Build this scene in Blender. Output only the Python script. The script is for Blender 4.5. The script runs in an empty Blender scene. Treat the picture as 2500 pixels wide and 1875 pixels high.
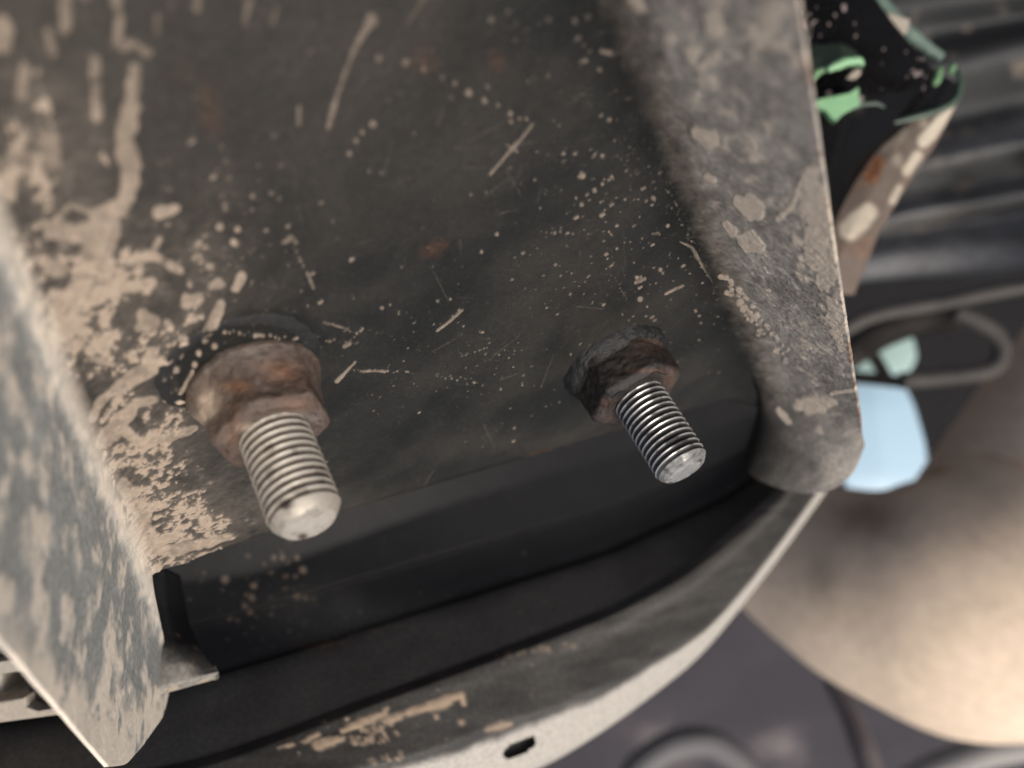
import bpy, bmesh, math, random
import numpy as np
from mathutils import Vector, Matrix

random.seed(4)
rng = np.random.default_rng(11)
C = bpy.context.scene.collection
SC = bpy.context.scene

# ------------------------------------------------------------------ camera, world, sun, exposure
F = 2150.0                                   # focal length in pixels of a 2500 px wide frame
UPC = np.array((0.16, -0.62, 0.77)); UPC /= np.linalg.norm(UPC)
XW = np.array((1.0, 0, 0)) - UPC * UPC[0]; XW /= np.linalg.norm(XW)
YW = np.cross(UPC, XW)
M = np.array((XW, YW, UPC))                  # scene millimetres -> world axes
CAMZ = 1.3
T = np.array((0.0, 0.0, CAMZ))

def W(p):
    return (np.asarray(p, float) @ M.T) * 0.001 + T

cam_d = bpy.data.cameras.new('camera')
cam = bpy.data.objects.new('camera', cam_d); C.objects.link(cam)
cam.matrix_world = Matrix.Translation(T) @ Matrix(M.tolist()).to_4x4()
cam_d.sensor_fit = 'HORIZONTAL'; cam_d.sensor_width = 36.0
cam_d.lens = 36.0 * F / 2500.0
cam_d.clip_start = 0.004; cam_d.clip_end = 200.0
cam_d.dof.use_dof = True; cam_d.dof.focus_distance = 0.172
cam_d.dof.aperture_fstop = 10.0
SC.camera = cam

SUN_C = np.array((0.42, -0.52, 0.74)); SUN_C /= np.linalg.norm(SUN_C)
SUN_W = M @ SUN_C
elev = math.asin(SUN_W[2]); azim = math.atan2(SUN_W[0], SUN_W[1])
world = bpy.data.worlds.new('World'); SC.world = world; world.use_nodes = True
wn = world.node_tree.nodes; wl = world.node_tree.links
sky = wn.new('ShaderNodeTexSky'); sky.sky_type = 'NISHITA'; sky.sun_disc = False
sky.sun_elevation = elev; sky.sun_rotation = azim
sky.air_density = 1.0; sky.dust_density = 8.0; sky.ozone_density = 1.0
wl.new(sky.outputs[0], wn['Background'].inputs[0]); wn['Background'].inputs[1].default_value = 0.07
sun_d = bpy.data.lights.new('sun', 'SUN'); sun_d.energy = 1.5; sun_d.angle = math.radians(24)
sun_d.color = (1.0, 0.97, 0.92)
sun = bpy.data.objects.new('sun', sun_d); C.objects.link(sun)
sun.rotation_euler = Vector((-SUN_W).tolist()).to_track_quat('-Z', 'Y').to_euler()
sun.location = W((0, -200, 300))
SC.view_settings.view_transform = 'Standard'; SC.view_settings.look = 'None'
SC.view_settings.exposure = 0.85; SC.view_settings.gamma = 1.0
SC.view_settings.use_curve_mapping = False
SC.cycles.max_bounces = 6

# ------------------------------------------------------------------ maths helpers
def ray(px, py):
    return np.array((px - 1250.0, 937.5 - py, -F))
def at(px, py, z):
    return ray(px, py) * (z / F)
def proj(P):
    P = np.asarray(P)
    z = np.minimum(P[..., 2], -5.0)
    return 1250 + P[..., 0] / -z * F, 937.5 - P[..., 1] / -z * F
def nrm(v):
    v = np.asarray(v, float)
    return v / np.linalg.norm(v, axis=-1, keepdims=True)
def sstep(a, b, x):
    t = np.clip((x - a) / (b - a), 0, 1)
    return t * t * (3 - 2 * t)
def _hash(i, j, k):
    n = (i.astype(np.int64) * 73856093) ^ (j.astype(np.int64) * 19349663) ^ (k.astype(np.int64) * 83492791)
    n = (n ^ (n >> 13)) * 1274126177
    n = n & 0x7fffffff
    n = (n ^ (n >> 15)) * 2246822519 & 0x7fffffff
    return ((n ^ (n >> 16)) & 0xffff) / 65535.0
def vnoise(p):
    f = np.floor(p); u = p - f; u = u * u * (3 - 2 * u)
    i, j, k = f[..., 0].astype(np.int64), f[..., 1].astype(np.int64), f[..., 2].astype(np.int64)
    r = 0
    for di in (0, 1):
        for dj in (0, 1):
            for dk in (0, 1):
                w = (u[..., 0] if di else 1 - u[..., 0]) * (u[..., 1] if dj else 1 - u[..., 1]) * (u[..., 2] if dk else 1 - u[..., 2])
                r = r + w * _hash(i + di, j + dj, k + dk)
    return r
def fbm(p, octv=4, gain=0.55):
    s = 0; a = 1; t = 0
    p = np.array(p, float)
    for o in range(octv):
        s = s + a * vnoise(p + 17.3 * o); t += a; a *= gain; p = p * 2.03
    return s / t
def p3(x, y, z=0.0):
    return np.stack((x, y, np.zeros_like(x) + z), -1)

# ------------------------------------------------------------------ objects
def tag(o, label=None, cat=None, group=None, kind=None):
    for k, v in (('label', label), ('category', cat), ('group', group), ('kind', kind)):
        if v: o[k] = v
    return o
ORIG = {}
def thing(name, base, label, cat, group=None):
    o = bpy.data.objects.new(name, None); C.objects.link(o)
    o.empty_display_size = 0.01
    loc = W(base); o.location = loc.tolist(); ORIG[o] = loc
    return tag(o, label, cat, group)
def link(name, verts, loops, starts, totals, mat, parent, attrs, smooth=True):
    wv = W(verts)
    if parent is not None:
        org = ORIG[parent]
    else:
        org = wv.mean(0)
    me = bpy.data.meshes.new(name)
    me.vertices.add(len(wv)); me.vertices.foreach_set('co', (wv - org).astype(np.float32).ravel())
    me.loops.add(len(loops)); me.loops.foreach_set('vertex_index', np.asarray(loops, np.int32))
    me.polygons.add(len(starts)); me.polygons.foreach_set('loop_start', np.asarray(starts, np.int32))
    me.polygons.foreach_set('loop_total', np.asarray(totals, np.int32))
    me.polygons.foreach_set('use_smooth', np.full(len(starts), bool(smooth)))
    for k, v in (attrs or {}).items():
        a = me.attributes.new(k, 'FLOAT', 'POINT'); a.data.foreach_set('value', np.asarray(v, np.float32).ravel())
    me.update(calc_edges=True); me.validate()
    me.materials.append(mat)
    o = bpy.data.objects.new(name, me); C.objects.link(o)
    if parent is not None:
        o.parent = parent; ORIG[o] = org
    else:
        o.location = org.tolist(); ORIG[o] = org
    return o
def polys(name, verts, faces, mat, parent=None, attrs=None, smooth=True):
    loops = [i for f in faces for i in f]
    tot = [len(f) for f in faces]
    st = np.concatenate(([0], np.cumsum(tot)[:-1])) if tot else []
    return link(name, np.asarray(verts, float), loops, st, tot, mat, parent, attrs, smooth)
def quads(nr, nc, wrap=False, off=0):
    r = np.arange(nr - 1)[:, None]; c = np.arange(nc if wrap else nc - 1)[None, :]
    c2 = (c + 1) % nc
    q = np.stack((r * nc + c, r * nc + c2, (r + 1) * nc + c2, (r + 1) * nc + c), -1).reshape(-1, 4) + off
    return q
def grid_normals(G, flip=False):
    du = np.gradient(G, axis=1); dv = np.gradient(G, axis=0)
    n = np.cross(du, dv); n /= np.maximum(np.linalg.norm(n, axis=-1, keepdims=True), 1e-12)
    return -n if flip else n
def grid(name, G, mat, parent=None, attrs=None, wrap=False, thick=0.0, N=None, step=8, caps=False, edges=(1, 1, 1, 1), drop=None):
    """one mesh from a grid of points; with thick it gets a rim and a coarse back"""
    nr, nc = G.shape[:2]
    V = [G.reshape(-1, 3)]; Q = quads(nr, nc, wrap)
    if drop is not None:
        Q = Q[~drop.ravel()[Q].any(1)]
    A = {k: [np.asarray(v, float).reshape(-1)] for k, v in (attrs or {}).items()}
    n = len(V[0]); extra = []
    if thick:
        if N is None: N = grid_normals(G)
        ids = np.arange(nr * nc).reshape(nr, nc)
        loops = []
        if edges[0]: loops.append(ids[0, :])
        if edges[1]: loops.append(ids[-1, ::-1])
        if edges[2]: loops.append(ids[::-1, 0])
        if edges[3]: loops.append(ids[:, -1])
        for L in loops:
            # rounded little edge: two strips
            P = V[0][L]; NN = N.reshape(-1, 3)[L]
            b = P - NN * thick
            V.append(b)
            for k in A: A[k].append(A[k][0][L])
            m = len(L); i = np.arange(m - 1)
            extra.append(np.stack((L[i + 1], L[i], n + i, n + i + 1), -1)); n += m
        rs = np.unique(np.r_[np.arange(0, nr, step), nr - 1]); cs = np.unique(np.r_[np.arange(0, nc, step), nc - 1])
        B = (G - N * thick)[np.ix_(rs, cs)]
        V.append(B.reshape(-1, 3))
        for k in A: A[k].append(A[k][0].reshape(nr, nc)[np.ix_(rs, cs)].ravel())
        extra.append(quads(len(rs), len(cs), wrap, n)[:, ::-1]); n += B.shape[0] * B.shape[1]
    V = np.concatenate(V); Q = np.concatenate([Q] + extra) if extra else Q
    loops = Q.ravel(); st = np.arange(len(Q)) * 4; tot = np.full(len(Q), 4)
    if caps and wrap:
        a = np.arange(nc)[::-1]; b = np.arange(nc) + (nr - 1) * nc
        st = np.r_[st, len(loops), len(loops) + nc]; tot = np.r_[tot, nc, nc]
        loops = np.r_[loops, a, b]
    return link(name, V, loops, st, tot, mat, parent, {k: np.concatenate(v) for k, v in A.items()})
def resample(pts, n, sm=12):
    pts = np.asarray(pts, float)
    d = np.r_[0, np.cumsum(np.linalg.norm(np.diff(pts[:, :2], axis=0), axis=1))]
    t = np.linspace(0, d[-1], n)
    # smooth the corners a little
    out = np.stack([np.interp(t, d, pts[:, k]) for k in range(pts.shape[1])], -1)
    w = max(3, n // sm) | 1
    ker = np.hanning(w + 2)[1:-1]; ker /= ker.sum()
    pad = np.concatenate((2 * out[0] - out[1:w // 2 + 1][::-1], out, 2 * out[-1] - out[-w // 2:-1][::-1]))
    return np.stack([np.convolve(pad[:, k], ker, 'valid')[:n] for k in range(out.shape[1])], -1)
def tube(name, pts, rad, mat, parent=None, nseg=24, n=60, attrs=None, caps=True, wob=0.0):
    """swept tube through 3-D points with a radius at each"""
    D = resample(np.c_[np.asarray(pts, float), np.asarray(rad, float)], n, 5 if n < 100 else 12)
    P, R = D[:, :3], D[:, 3]
    Tn = nrm(np.gradient(P, axis=0))
    u = nrm(np.cross(Tn[0], (0.3, 0.5, 0.81)))
    G = np.zeros((n, nseg, 3)); th = np.linspace(0, 2 * np.pi, nseg, endpoint=False)
    for i in range(n):
        u = nrm(u - Tn[i] * np.dot(u, Tn[i])); v = np.cross(Tn[i], u)
        G[i] = P[i] + R[i] * (np.cos(th)[:, None] * u + np.sin(th)[:, None] * v)
    if wob:
        c = P[:, None, :]; G = c + (G - c) * (1 + wob * (fbm(G * (0.6 / max(R.mean(), 1e-3)), 3) - 0.5))[..., None]
    at_ = attrs(G) if attrs else None
    return grid(name, G, mat, parent, at_, wrap=True, caps=caps)

# ------------------------------------------------------------------ materials
def mat_new(name):
    m = bpy.data.materials.new(name); m.use_nodes = True
    nt = m.node_tree; b = nt.nodes['Principled BSDF']
    return m, nt, b
def N_(nt, t, **kw):
    n = nt.nodes.new(t)
    for k, v in kw.items(): setattr(n, k, v)
    return n
def attr(nt, name):
    return N_(nt, 'ShaderNodeAttribute', attribute_name=name).outputs['Fac']
def noise(nt, scale, detail=4, rough=0.6):
    co = N_(nt, 'ShaderNodeTexCoord'); n = N_(nt, 'ShaderNodeTexNoise')
    n.inputs['Scale'].default_value = scale; n.inputs['Detail'].default_value = detail; n.inputs['Roughness'].default_value = rough
    nt.links.new(co.outputs['Object'], n.inputs['Vector'])
    return n.outputs['Fac']
def ramp(nt, src, stops):
    r = N_(nt, 'ShaderNodeValToRGB'); el = r.color_ramp.elements
    while len(el) < len(stops): el.new(0.5)
    for e, (p, c) in zip(el, stops):
        e.position = p; e.color = (*c, 1)
    nt.links.new(src, r.inputs[0]); return r.outputs[0]
def mix(nt, fac, a, b):
    n = N_(nt, 'ShaderNodeMix', data_type='RGBA')
    for i, v in ((0, fac), (6, a), (7, b)):
        if hasattr(v, 'is_linked'): nt.links.new(v, n.inputs[i])
        elif i == 0: n.inputs[0].default_value = v
        else: n.inputs[i].default_value = (*v, 1)
    return n.outputs[2]
def math_(nt, op, a, b, clamp=False):
    n = N_(nt, 'ShaderNodeMath', operation=op); n.use_clamp = clamp
    for i, v in ((0, a), (1, b)):
        if hasattr(v, 'is_linked'): nt.links.new(v, n.inputs[i])
        else: n.inputs[i].default_value = v
    return n.outputs[0]
def bump(nt, b, h, strength, dist):
    n = N_(nt, 'ShaderNodeBump'); n.inputs['Strength'].default_value = strength; n.inputs['Distance'].default_value = dist
    nt.links.new(h, n.inputs['Height']); nt.links.new(n.outputs[0], b.inputs['Normal'])

def mud_paint(name, paint=(0.0088, 0.0094, 0.0086), dust=(0.37, 0.312, 0.255), mud=((0.25, 0.200, 0.153), (0.37, 0.305, 0.24)),
              rough=0.46, spec=0.22, fine=900, bumpd=0.00012, metal=0.0):
    m, nt, b = mat_new(name)
    mudf = attr(nt, 'mud'); dustf = attr(nt, 'dust'); rustf = attr(nt, 'rust'); palef = attr(nt, 'pale')
    n1 = noise(nt, fine, 5, 0.65); n2 = noise(nt, fine * 4.5, 3, 0.7); n3 = noise(nt, fine * 0.12, 3, 0.55)
    pc = mix(nt, n3, tuple(c * 0.75 for c in paint), tuple(c * 1.3 for c in paint))
    dv = math_(nt, 'MULTIPLY', dustf, math_(nt, 'ADD', math_(nt, 'MULTIPLY', n1, 1.2), 0.4), True)
    dcol = mix(nt, n1, tuple(c * 0.7 for c in dust), tuple(c * 1.25 for c in dust))
    dcol = mix(nt, palef, dcol, mix(nt, n1, (0.29, 0.298, 0.28), (0.48, 0.485, 0.455)))
    c = mix(nt, dv, pc, dcol)
    n4 = noise(nt, fine * 7.0, 2, 0.5)
    sp = math_(nt, 'MULTIPLY', math_(nt, 'SUBTRACT', n4, 0.64, True), 3.0, True)
    c = mix(nt, sp, c, dust)
    rc = ramp(nt, n1, [(0.25, (0.05, 0.022, 0.012)), (0.5, (0.16, 0.065, 0.030)), (0.75, (0.42, 0.20, 0.09))])
    c = mix(nt, rustf, c, rc)
    mc = ramp(nt, n1, [(0.3, mud[0]), (0.7, mud[1])])
    mc = mix(nt, math_(nt, 'MULTIPLY', n2, 0.25), mc, (0.30, 0.21, 0.145))
    mc = mix(nt, palef, mc, mix(nt, n1, (0.62, 0.535, 0.43), (0.84, 0.75, 0.62)))
    c = mix(nt, mudf, c, mc)
    nt.links.new(c, b.inputs['Base Color'])
    r = math_(nt, 'ADD', math_(nt, 'ADD', math_(nt, 'MULTIPLY', n1, 0.16), rough - 0.08),
              math_(nt, 'ADD', math_(nt, 'MULTIPLY', mudf, 0.42), math_(nt, 'MULTIPLY', dustf, 0.25)), True)
    nt.links.new(r, b.inputs['Roughness'])
    b.inputs['Specular IOR Level'].default_value = spec; b.inputs['Metallic'].default_value = metal
    h = math_(nt, 'ADD', n2, math_(nt, 'MULTIPLY', n1, 1.5))
    bump(nt, b, h, 0.55, bumpd)
    return m

M_BRACKET = mud_paint('bracket paint with dried mud')
M_BEAM = mud_paint('satin black beam paint', paint=(0.0095, 0.0095, 0.010), rough=0.45, spec=0.16, mud=((0.36, 0.27, 0.19), (0.5, 0.38, 0.27)), dust=(0.40, 0.375, 0.33), bumpd=0.00006)
M_GLOSS = mud_paint('gloss black paint', paint=(0.0025, 0.0025, 0.003), rough=0.16, spec=0.08, bumpd=0.00003)
M_BROWN = mud_paint('rust brown muddy steel', mud=((0.36, 0.32, 0.25), (0.5, 0.45, 0.36)), paint=(0.10, 0.078, 0.062), dust=(0.20, 0.16, 0.13), rough=0.6, fine=400)
M_SHIELD = mud_paint('dull grey shield metal', paint=(0.022, 0.023, 0.024), dust=(0.31, 0.305, 0.295), rough=0.5, fine=250)
M_PIPE = mud_paint('sand coated pipe', paint=(0.10, 0.085, 0.07), dust=(0.40, 0.32, 0.25), mud=((0.70, 0.56, 0.42), (0.88, 0.71, 0.53)), rough=0.7, fine=120)
M_DARK = mud_paint('dusty black plastic', paint=(0.012, 0.012, 0.013), rough=0.7, spec=0.1, fine=300)
M_TUBE = mud_paint('grey rubber hose', paint=(0.030, 0.030, 0.031), rough=0.6, fine=300)
M_CREAM = mud_paint('dust caked plastic', paint=(0.30, 0.28, 0.24), dust=(0.45, 0.40, 0.33), rough=0.7, fine=700)

def plain(name, col, rough=0.5, var=0.2, scale=200, metal=0.0, bumpd=0.0001):
    m, nt, b = mat_new(name)
    n = noise(nt, scale)
    c = mix(nt, n, tuple(x * (1 - var) for x in col), tuple(min(1, x * (1 + var)) for x in col))
    nt.links.new(c, b.inputs['Base Color']); b.inputs['Roughness'].default_value = rough; b.inputs['Metallic'].default_value = metal
    bump(nt, b, n, 0.3, bumpd)
    return m
M_GREEN = plain('pale green paint', (0.20, 0.385, 0.20), 0.45)
M_GREEN2 = plain('dim green paint', (0.11, 0.22, 0.10), 0.5)
M_DKGREEN = plain('dark green paint', (0.035, 0.06, 0.04), 0.4)

def rust_mat(name, base, orange, grey):
    m, nt, b = mat_new(name)
    rf = attr(nt, 'rust'); gf = attr(nt, 'grey'); mf = attr(nt, 'mud')
    n1 = noise(nt, 700, 5, 0.65); n2 = noise(nt, 3200, 4, 0.7)
    c = ramp(nt, n1, [(0.3, tuple(x * 0.55 for x in base)), (0.55, base), (0.75, tuple(x * 1.35 for x in base))])
    c = mix(nt, math_(nt, 'MULTIPLY', gf, n2), c, grey)
    oc = ramp(nt, n1, [(0.3, tuple(x * 0.5 for x in orange)), (0.7, orange)])
    c = mix(nt, rf, c, oc)
    c = mix(nt, mf, c, (0.46, 0.36, 0.27))
    nt.links.new(c, b.inputs['Base Color'])
    r = math_(nt, 'ADD', math_(nt, 'MULTIPLY', n2, 0.3), 0.42); nt.links.new(r, b.inputs['Roughness'])
    bump(nt, b, math_(nt, 'ADD', n2, math_(nt, 'MULTIPLY', n1, 2.0)), 0.7, 0.00022)
    return m
M_NUT1 = rust_mat('rusted brown nut', (0.088, 0.062, 0.048), (0.24, 0.105, 0.045), (0.20, 0.172, 0.152))
M_NUT2 = rust_mat('blackened rusty nut', (0.013, 0.0105, 0.009), (0.12, 0.05, 0.026), (0.105, 0.078, 0.06))
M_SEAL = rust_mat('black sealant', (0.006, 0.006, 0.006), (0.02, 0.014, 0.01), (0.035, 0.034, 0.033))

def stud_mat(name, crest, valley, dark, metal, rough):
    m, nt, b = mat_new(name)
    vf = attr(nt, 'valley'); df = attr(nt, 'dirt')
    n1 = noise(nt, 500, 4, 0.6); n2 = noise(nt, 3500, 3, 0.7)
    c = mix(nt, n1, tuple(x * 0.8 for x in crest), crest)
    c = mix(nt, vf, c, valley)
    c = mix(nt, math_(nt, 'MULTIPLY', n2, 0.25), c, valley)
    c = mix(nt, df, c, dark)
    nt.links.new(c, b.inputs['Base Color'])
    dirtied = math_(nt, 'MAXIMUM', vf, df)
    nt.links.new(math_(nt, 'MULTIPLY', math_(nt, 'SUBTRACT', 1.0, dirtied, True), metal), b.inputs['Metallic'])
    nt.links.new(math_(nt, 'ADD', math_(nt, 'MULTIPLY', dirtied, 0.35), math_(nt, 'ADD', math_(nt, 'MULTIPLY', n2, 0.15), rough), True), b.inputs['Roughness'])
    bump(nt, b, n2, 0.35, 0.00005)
    return m
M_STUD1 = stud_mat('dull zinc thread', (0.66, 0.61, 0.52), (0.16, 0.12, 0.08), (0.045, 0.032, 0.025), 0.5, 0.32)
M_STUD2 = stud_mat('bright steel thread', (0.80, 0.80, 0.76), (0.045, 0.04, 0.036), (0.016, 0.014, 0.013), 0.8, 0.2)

# ------------------------------------------------------------------ mud drawing on a raster laid over the sheet steel
HH, WW = 1875, 2500
def blank(): return np.zeros((HH, WW), np.float32)
YY, XX = np.mgrid[0:HH, 0:WW].astype(np.float32)
EDGE = (fbm(p3(XX[::3, ::3] / 26.0, YY[::3, ::3] / 26.0), 3) - 0.5)
EDGE = np.repeat(np.repeat(EDGE, 3, 0), 3, 1)[:HH, :WW].astype(np.float32)
def stroke(mp, pts, val=1.0, soft=0.35, rag=0.5):
    """polyline with a radius at each point, ragged edge"""
    pts = [tuple(map(float, p)) for p in pts]
    if len(pts) == 1: pts = pts * 2
    for (x0, y0, r0), (x1, y1, r1) in zip(pts[:-1], pts[1:]):
        rm = max(r0, r1) * 1.6 + 4
        xa, xb = int(max(0, min(x0, x1) - rm)), int(min(WW, max(x0, x1) + rm + 1))
        ya, yb = int(max(0, min(y0, y1) - rm)), int(min(HH, max(y0, y1) + rm + 1))
        if xa >= xb or ya >= yb: continue
        X = XX[ya:yb, xa:xb]; Y = YY[ya:yb, xa:xb]
        dx, dy = x1 - x0, y1 - y0; L2 = dx * dx + dy * dy + 1e-6
        t = np.clip(((X - x0) * dx + (Y - y0) * dy) / L2, 0, 1)
        d = np.hypot(X - x0 - t * dx, Y - y0 - t * dy)
        r = SLIM * (r0 + (r1 - r0) * t) * (1 + rag * 2 * EDGE[ya:yb, xa:xb])
        w = np.maximum(r * soft, 1.0)
        v = val * np.clip((r - d) / w + 0.5, 0, 1)
        mp[ya:yb, xa:xb] = np.maximum(mp[ya:yb, xa:xb], v)
def dots(mp, lst, val=0.9, soft=0.5):
    for x, y, r in lst: stroke(mp, [(x, y, r)], val, soft, 0.35)
def chain(mp, x0, y0, x1, y1, r, n, val=0.8, jit=2.0):
    for t in np.linspace(0, 1, n):
        if random.random() < 0.15: continue
        rr = r * random.uniform(0.5, 1.25)
        stroke(mp, [(x0 + (x1 - x0) * t + random.uniform(-jit, jit), y0 + (y1 - y0) * t + random.uniform(-jit, jit), rr)], val * random.uniform(0.6, 1), 0.6, 0.3)
def sample(mp, px, py):
    x = np.clip(px, 0, WW - 1.001); y = np.clip(py, 0, HH - 1.001)
    i = x.astype(int); j = y.astype(int); fx = x - i; fy = y - j
    return (mp[j, i] * (1 - fx) * (1 - fy) + mp[j, i + 1] * fx * (1 - fy) + mp[j + 1, i] * (1 - fx) * fy + mp[j + 1, i + 1] * fx * fy)

SLIM = 0.66
plate_map = blank()
stroke(plate_map, [(907, 50, 24), (885, 85, 10), (868, 112, 8), (840, 185, 8), (815, 260, 10), (800, 312, 8)], 0.72)
stroke(plate_map, [(1040, -10, 11), (1015, 28, 8), (992, 62, 9)], 0.5)
dots(plate_map, [(925, 143, 14), (990, 152, 16), (1035, 170, 14)], 0.6)
dots(plate_map, [(1080, 190, 8), (1110, 203, 10), (1144, 227, 14), (1183, 246, 13), (1216, 258, 8), (1246, 278, 11), (1246, 296, 9), (1268, 290, 6), (1285, 291, 6)], 0.78)
stroke(plate_map, [(1300, 303, 6), (1272, 340, 5), (1250, 363, 10), (1225, 392, 6), (1196, 426, 4)], 0.8)
stroke(plate_map, [(1236, 352, 4), (1262, 370, 5)], 0.7)
dots(plate_map, [(911, 302, 14), (884, 324, 8), (869, 344, 9), (852, 374, 12)], 0.75)
dots(plate_map, [(1011, 324, 8), (948, 246, 7), (1101, 238, 8), (1190, 212, 8), (900, 418, 7), (930, 421, 7), (758, 125, 9), (1199, 376, 6), (1340, 49, 14), (1240, 28, 9), (1260, 55, 9), (1200, 50, 12), (1403, 52, 14), (1436, 40, 16), (760, 60, 8), (630, 60, 14), (600, 60, 10), (478, 72, 14), (1421, 151, 12)], 0.55)
stroke(plate_map, [(1080, 268, 5), (1074, 290, 7), (1069, 306, 5)], 0.55)
stroke(plate_map, [(730, 263, 9), (729, 302, 10)], 0.72)
stroke(plate_map, [(608, 0, 14), (600, 45, 13)], 0.5); stroke(plate_map, [(675, 20, 10), (662, 60, 7)], 0.5)
stroke(plate_map, [(485, -5, 17), (480, 20, 14)], 0.7); stroke(plate_map, [(425, -5, 10), (420, 15, 8)], 0.5)
stroke(plate_map, [(385, 40, 9), (382, 80, 11)], 0.55)
stroke(plate_map, [(690, 592, 8), (712, 583, 13), (722, 590, 8)], 0.65); chain(plate_map, 718, 605, 740, 650, 7, 7); stroke(plate_map, [(750, 665, 4), (765, 703, 5)], 0.75)
stroke(plate_map, [(1130, 756, 4), (1100, 782, 6), (1066, 808, 4)], 0.85)
chain(plate_map, 1128, 752, 1070, 806, 6, 9)
stroke(plate_map, [(822, 930, 7), (838, 915, 6), (856, 895, 6), (868, 883, 4)], 0.85)
chain(plate_map, 868, 905, 995, 908, 5, 22, 0.95, 3); stroke(plate_map, [(880, 906, 4), (935, 906, 5)], 0.8)
chain(plate_map, 790, 785, 872, 815, 5, 16); stroke(plate_map, [(795, 788, 4), (850, 803, 4)], 0.6); chain(plate_map, 850, 835, 884, 803, 5, 10)
chain(plate_map, 550, 808, 740, 830, 8, 17, 0.9, 4); chain(plate_map, 740, 830, 855, 832, 6, 14, 0.75, 4)
chain(plate_map, 648, 784, 712, 794, 8, 6, 0.9); chain(plate_map, 560, 770, 600, 760, 5, 9, 0.5, 6)
chain(plate_map, 900, 800, 1030, 850, 5, 18, 0.6, 7); chain(plate_map, 1130, 870, 1190, 850, 4, 10, 0.8)
chain(plate_map, 1060, 915, 1160, 930, 4, 16, 0.8, 5); chain(plate_map, 1060, 950, 1160, 935, 3.5, 14, 0.7, 6); chain(plate_map, 1180, 880, 1270, 855, 3.5, 12, 0.7, 5)
chain(plate_map, 1310, 562, 1400, 572, 6, 9, 0.75, 3); dots(plate_map, [(1213, 572, 7), (1175, 615, 7), (932, 752, 8), (1068, 735, 6), (1100, 730, 5)], 0.9)
chain(plate_map, 1500, 680, 1530, 730, 5, 8, 0.6); stroke(plate_map, [(1405, 590, 2), (1470, 555, 2)], 0.35)
stroke(plate_map, [(1552, 690, 7), (1575, 680, 6)], 0.9); stroke(plate_map, [(1624, 718, 4), (1650, 705, 6), (1668, 697, 4)], 0.8)
dots(plate_map, [(1562, 730, 12), (1555, 678, 8), (1612, 658, 9), (1595, 483, 10), (1470, 380, 9), (1452, 465, 11), (1422, 430, 12), (1420, 500, 8), (1487, 292, 9), (1463, 170, 12), (1430, 148, 10), (1375, 375, 7)], 0.8)
stroke(plate_map, [(1470, 125, 9), (1500, 132, 12), (1520, 128, 9)], 0.7)
stroke(plate_map, [(1520, 160, 12), (1530, 175, 9)], 0.6)
stroke(plate_map, [(1660, 590, 3), (1690, 605, 6), (1710, 640, 6), (1740, 690, 4)], 0.85)
chain(plate_map, 1640, 490, 1760, 720, 6, 45, 0.8, 14); chain(plate_map, 1620, 420, 1700, 620, 5, 40, 0.7, 12)
chain(plate_map, 480, 430, 570, 470, 9, 8, 0.5, 4)
# left mud crust
SLIM = 0.95
stroke(plate_map, [(332, 165, 13), (318, 260, 24), (305, 330, 30), (308, 390, 26)], 1, 0.5)
stroke(plate_map, [(322, 408, 24), (312, 470, 22), (300, 500, 24), (262, 525, 34), (250, 590, 42), (232, 650, 50), (205, 710, 44), (140, 742, 34), (160, 800, 22), (172, 845, 14)], 1, 0.4)
stroke(plate_map, [(283, -10, 16), (290, 50, 14), (285, 110, 16), (330, 112, 14), (360, 130, 14)], 0.7, 0.6)
stroke(plate_map, [(232, 150, 14), (235, 220, 17), (238, 280, 18)], 0.8, 0.6); stroke(plate_map, [(160, -5, 16), (160, 70, 17)], 0.65, 0.6); stroke(plate_map, [(208, 0, 11), (207, 45, 12)], 0.6, 0.6)
stroke(plate_map, [(115, 80, 10), (130, 130, 14)], 0.6, 0.6); stroke(plate_map, [(8, 60, 24), (8, 105, 24)], 0.9, 0.6); stroke(plate_map, [(60, 165, 14), (50, 230, 17)], 0.75, 0.6)
stroke(plate_map, [(20, 400, 40), (110, 390, 44), (130, 340, 24), (60, 330, 26)], 0.7, 0.8); stroke(plate_map, [(140, 530, 10), (175, 500, 8), (220, 520, 8)], 0.8)
stroke(plate_map, [(125, 560, 24), (190, 570, 26), (240, 570, 30)], 1); stroke(plate_map, [(120, 650, 18), (150, 660, 20)], 1)
stroke(plate_map, [(385, 520, 16), (425, 510, 17)], 0.95); stroke(plate_map, [(320, 640, 13), (370, 620, 18), (400, 640, 12), (440, 660, 8)], 0.9); stroke(plate_map, [(380, 600, 10), (390, 585, 8)], 0.9)
stroke(plate_map, [(275, 705, 12), (340, 695, 18), (370, 690, 14)], 1); stroke(plate_map, [(460, 735, 20), (485, 730, 16)], 1)
stroke(plate_map, [(535, 690, 14), (525, 740, 17), (505, 805, 17)], 0); stroke(plate_map, [(540, 745, 13), (520, 790, 18), (507, 808, 17)], 1); stroke(plate_map, [(590, 675, 13), (575, 705, 11)], 1); stroke(plate_map, [(530, 690, 17), (515, 700, 8)], 0.9)
dots(plate_map, [(453, 829, 10), (500, 832, 8), (523, 843, 10), (440, 866, 10), (485, 862, 8), (475, 890, 9), (428, 903, 10), (512, 650, 11), (463, 695, 9), (410, 788, 12), (480, 600, 8), (535, 555, 13), (580, 560, 9), (570, 590, 8)], 0.95)
stroke(plate_map, [(350, 770, 18), (370, 785, 20), (335, 800, 10)], 0.9)
stroke(plate_map, [(372, 860, 16), (365, 895, 22), (320, 925, 24), (280, 950, 14), (240, 985, 12), (225, 1020, 10)], 1)
stroke(plate_map, [(380, 975, 10), (330, 985, 14), (300, 1020, 24), (265, 1060, 26), (245, 1080, 16)], 1)
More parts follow.
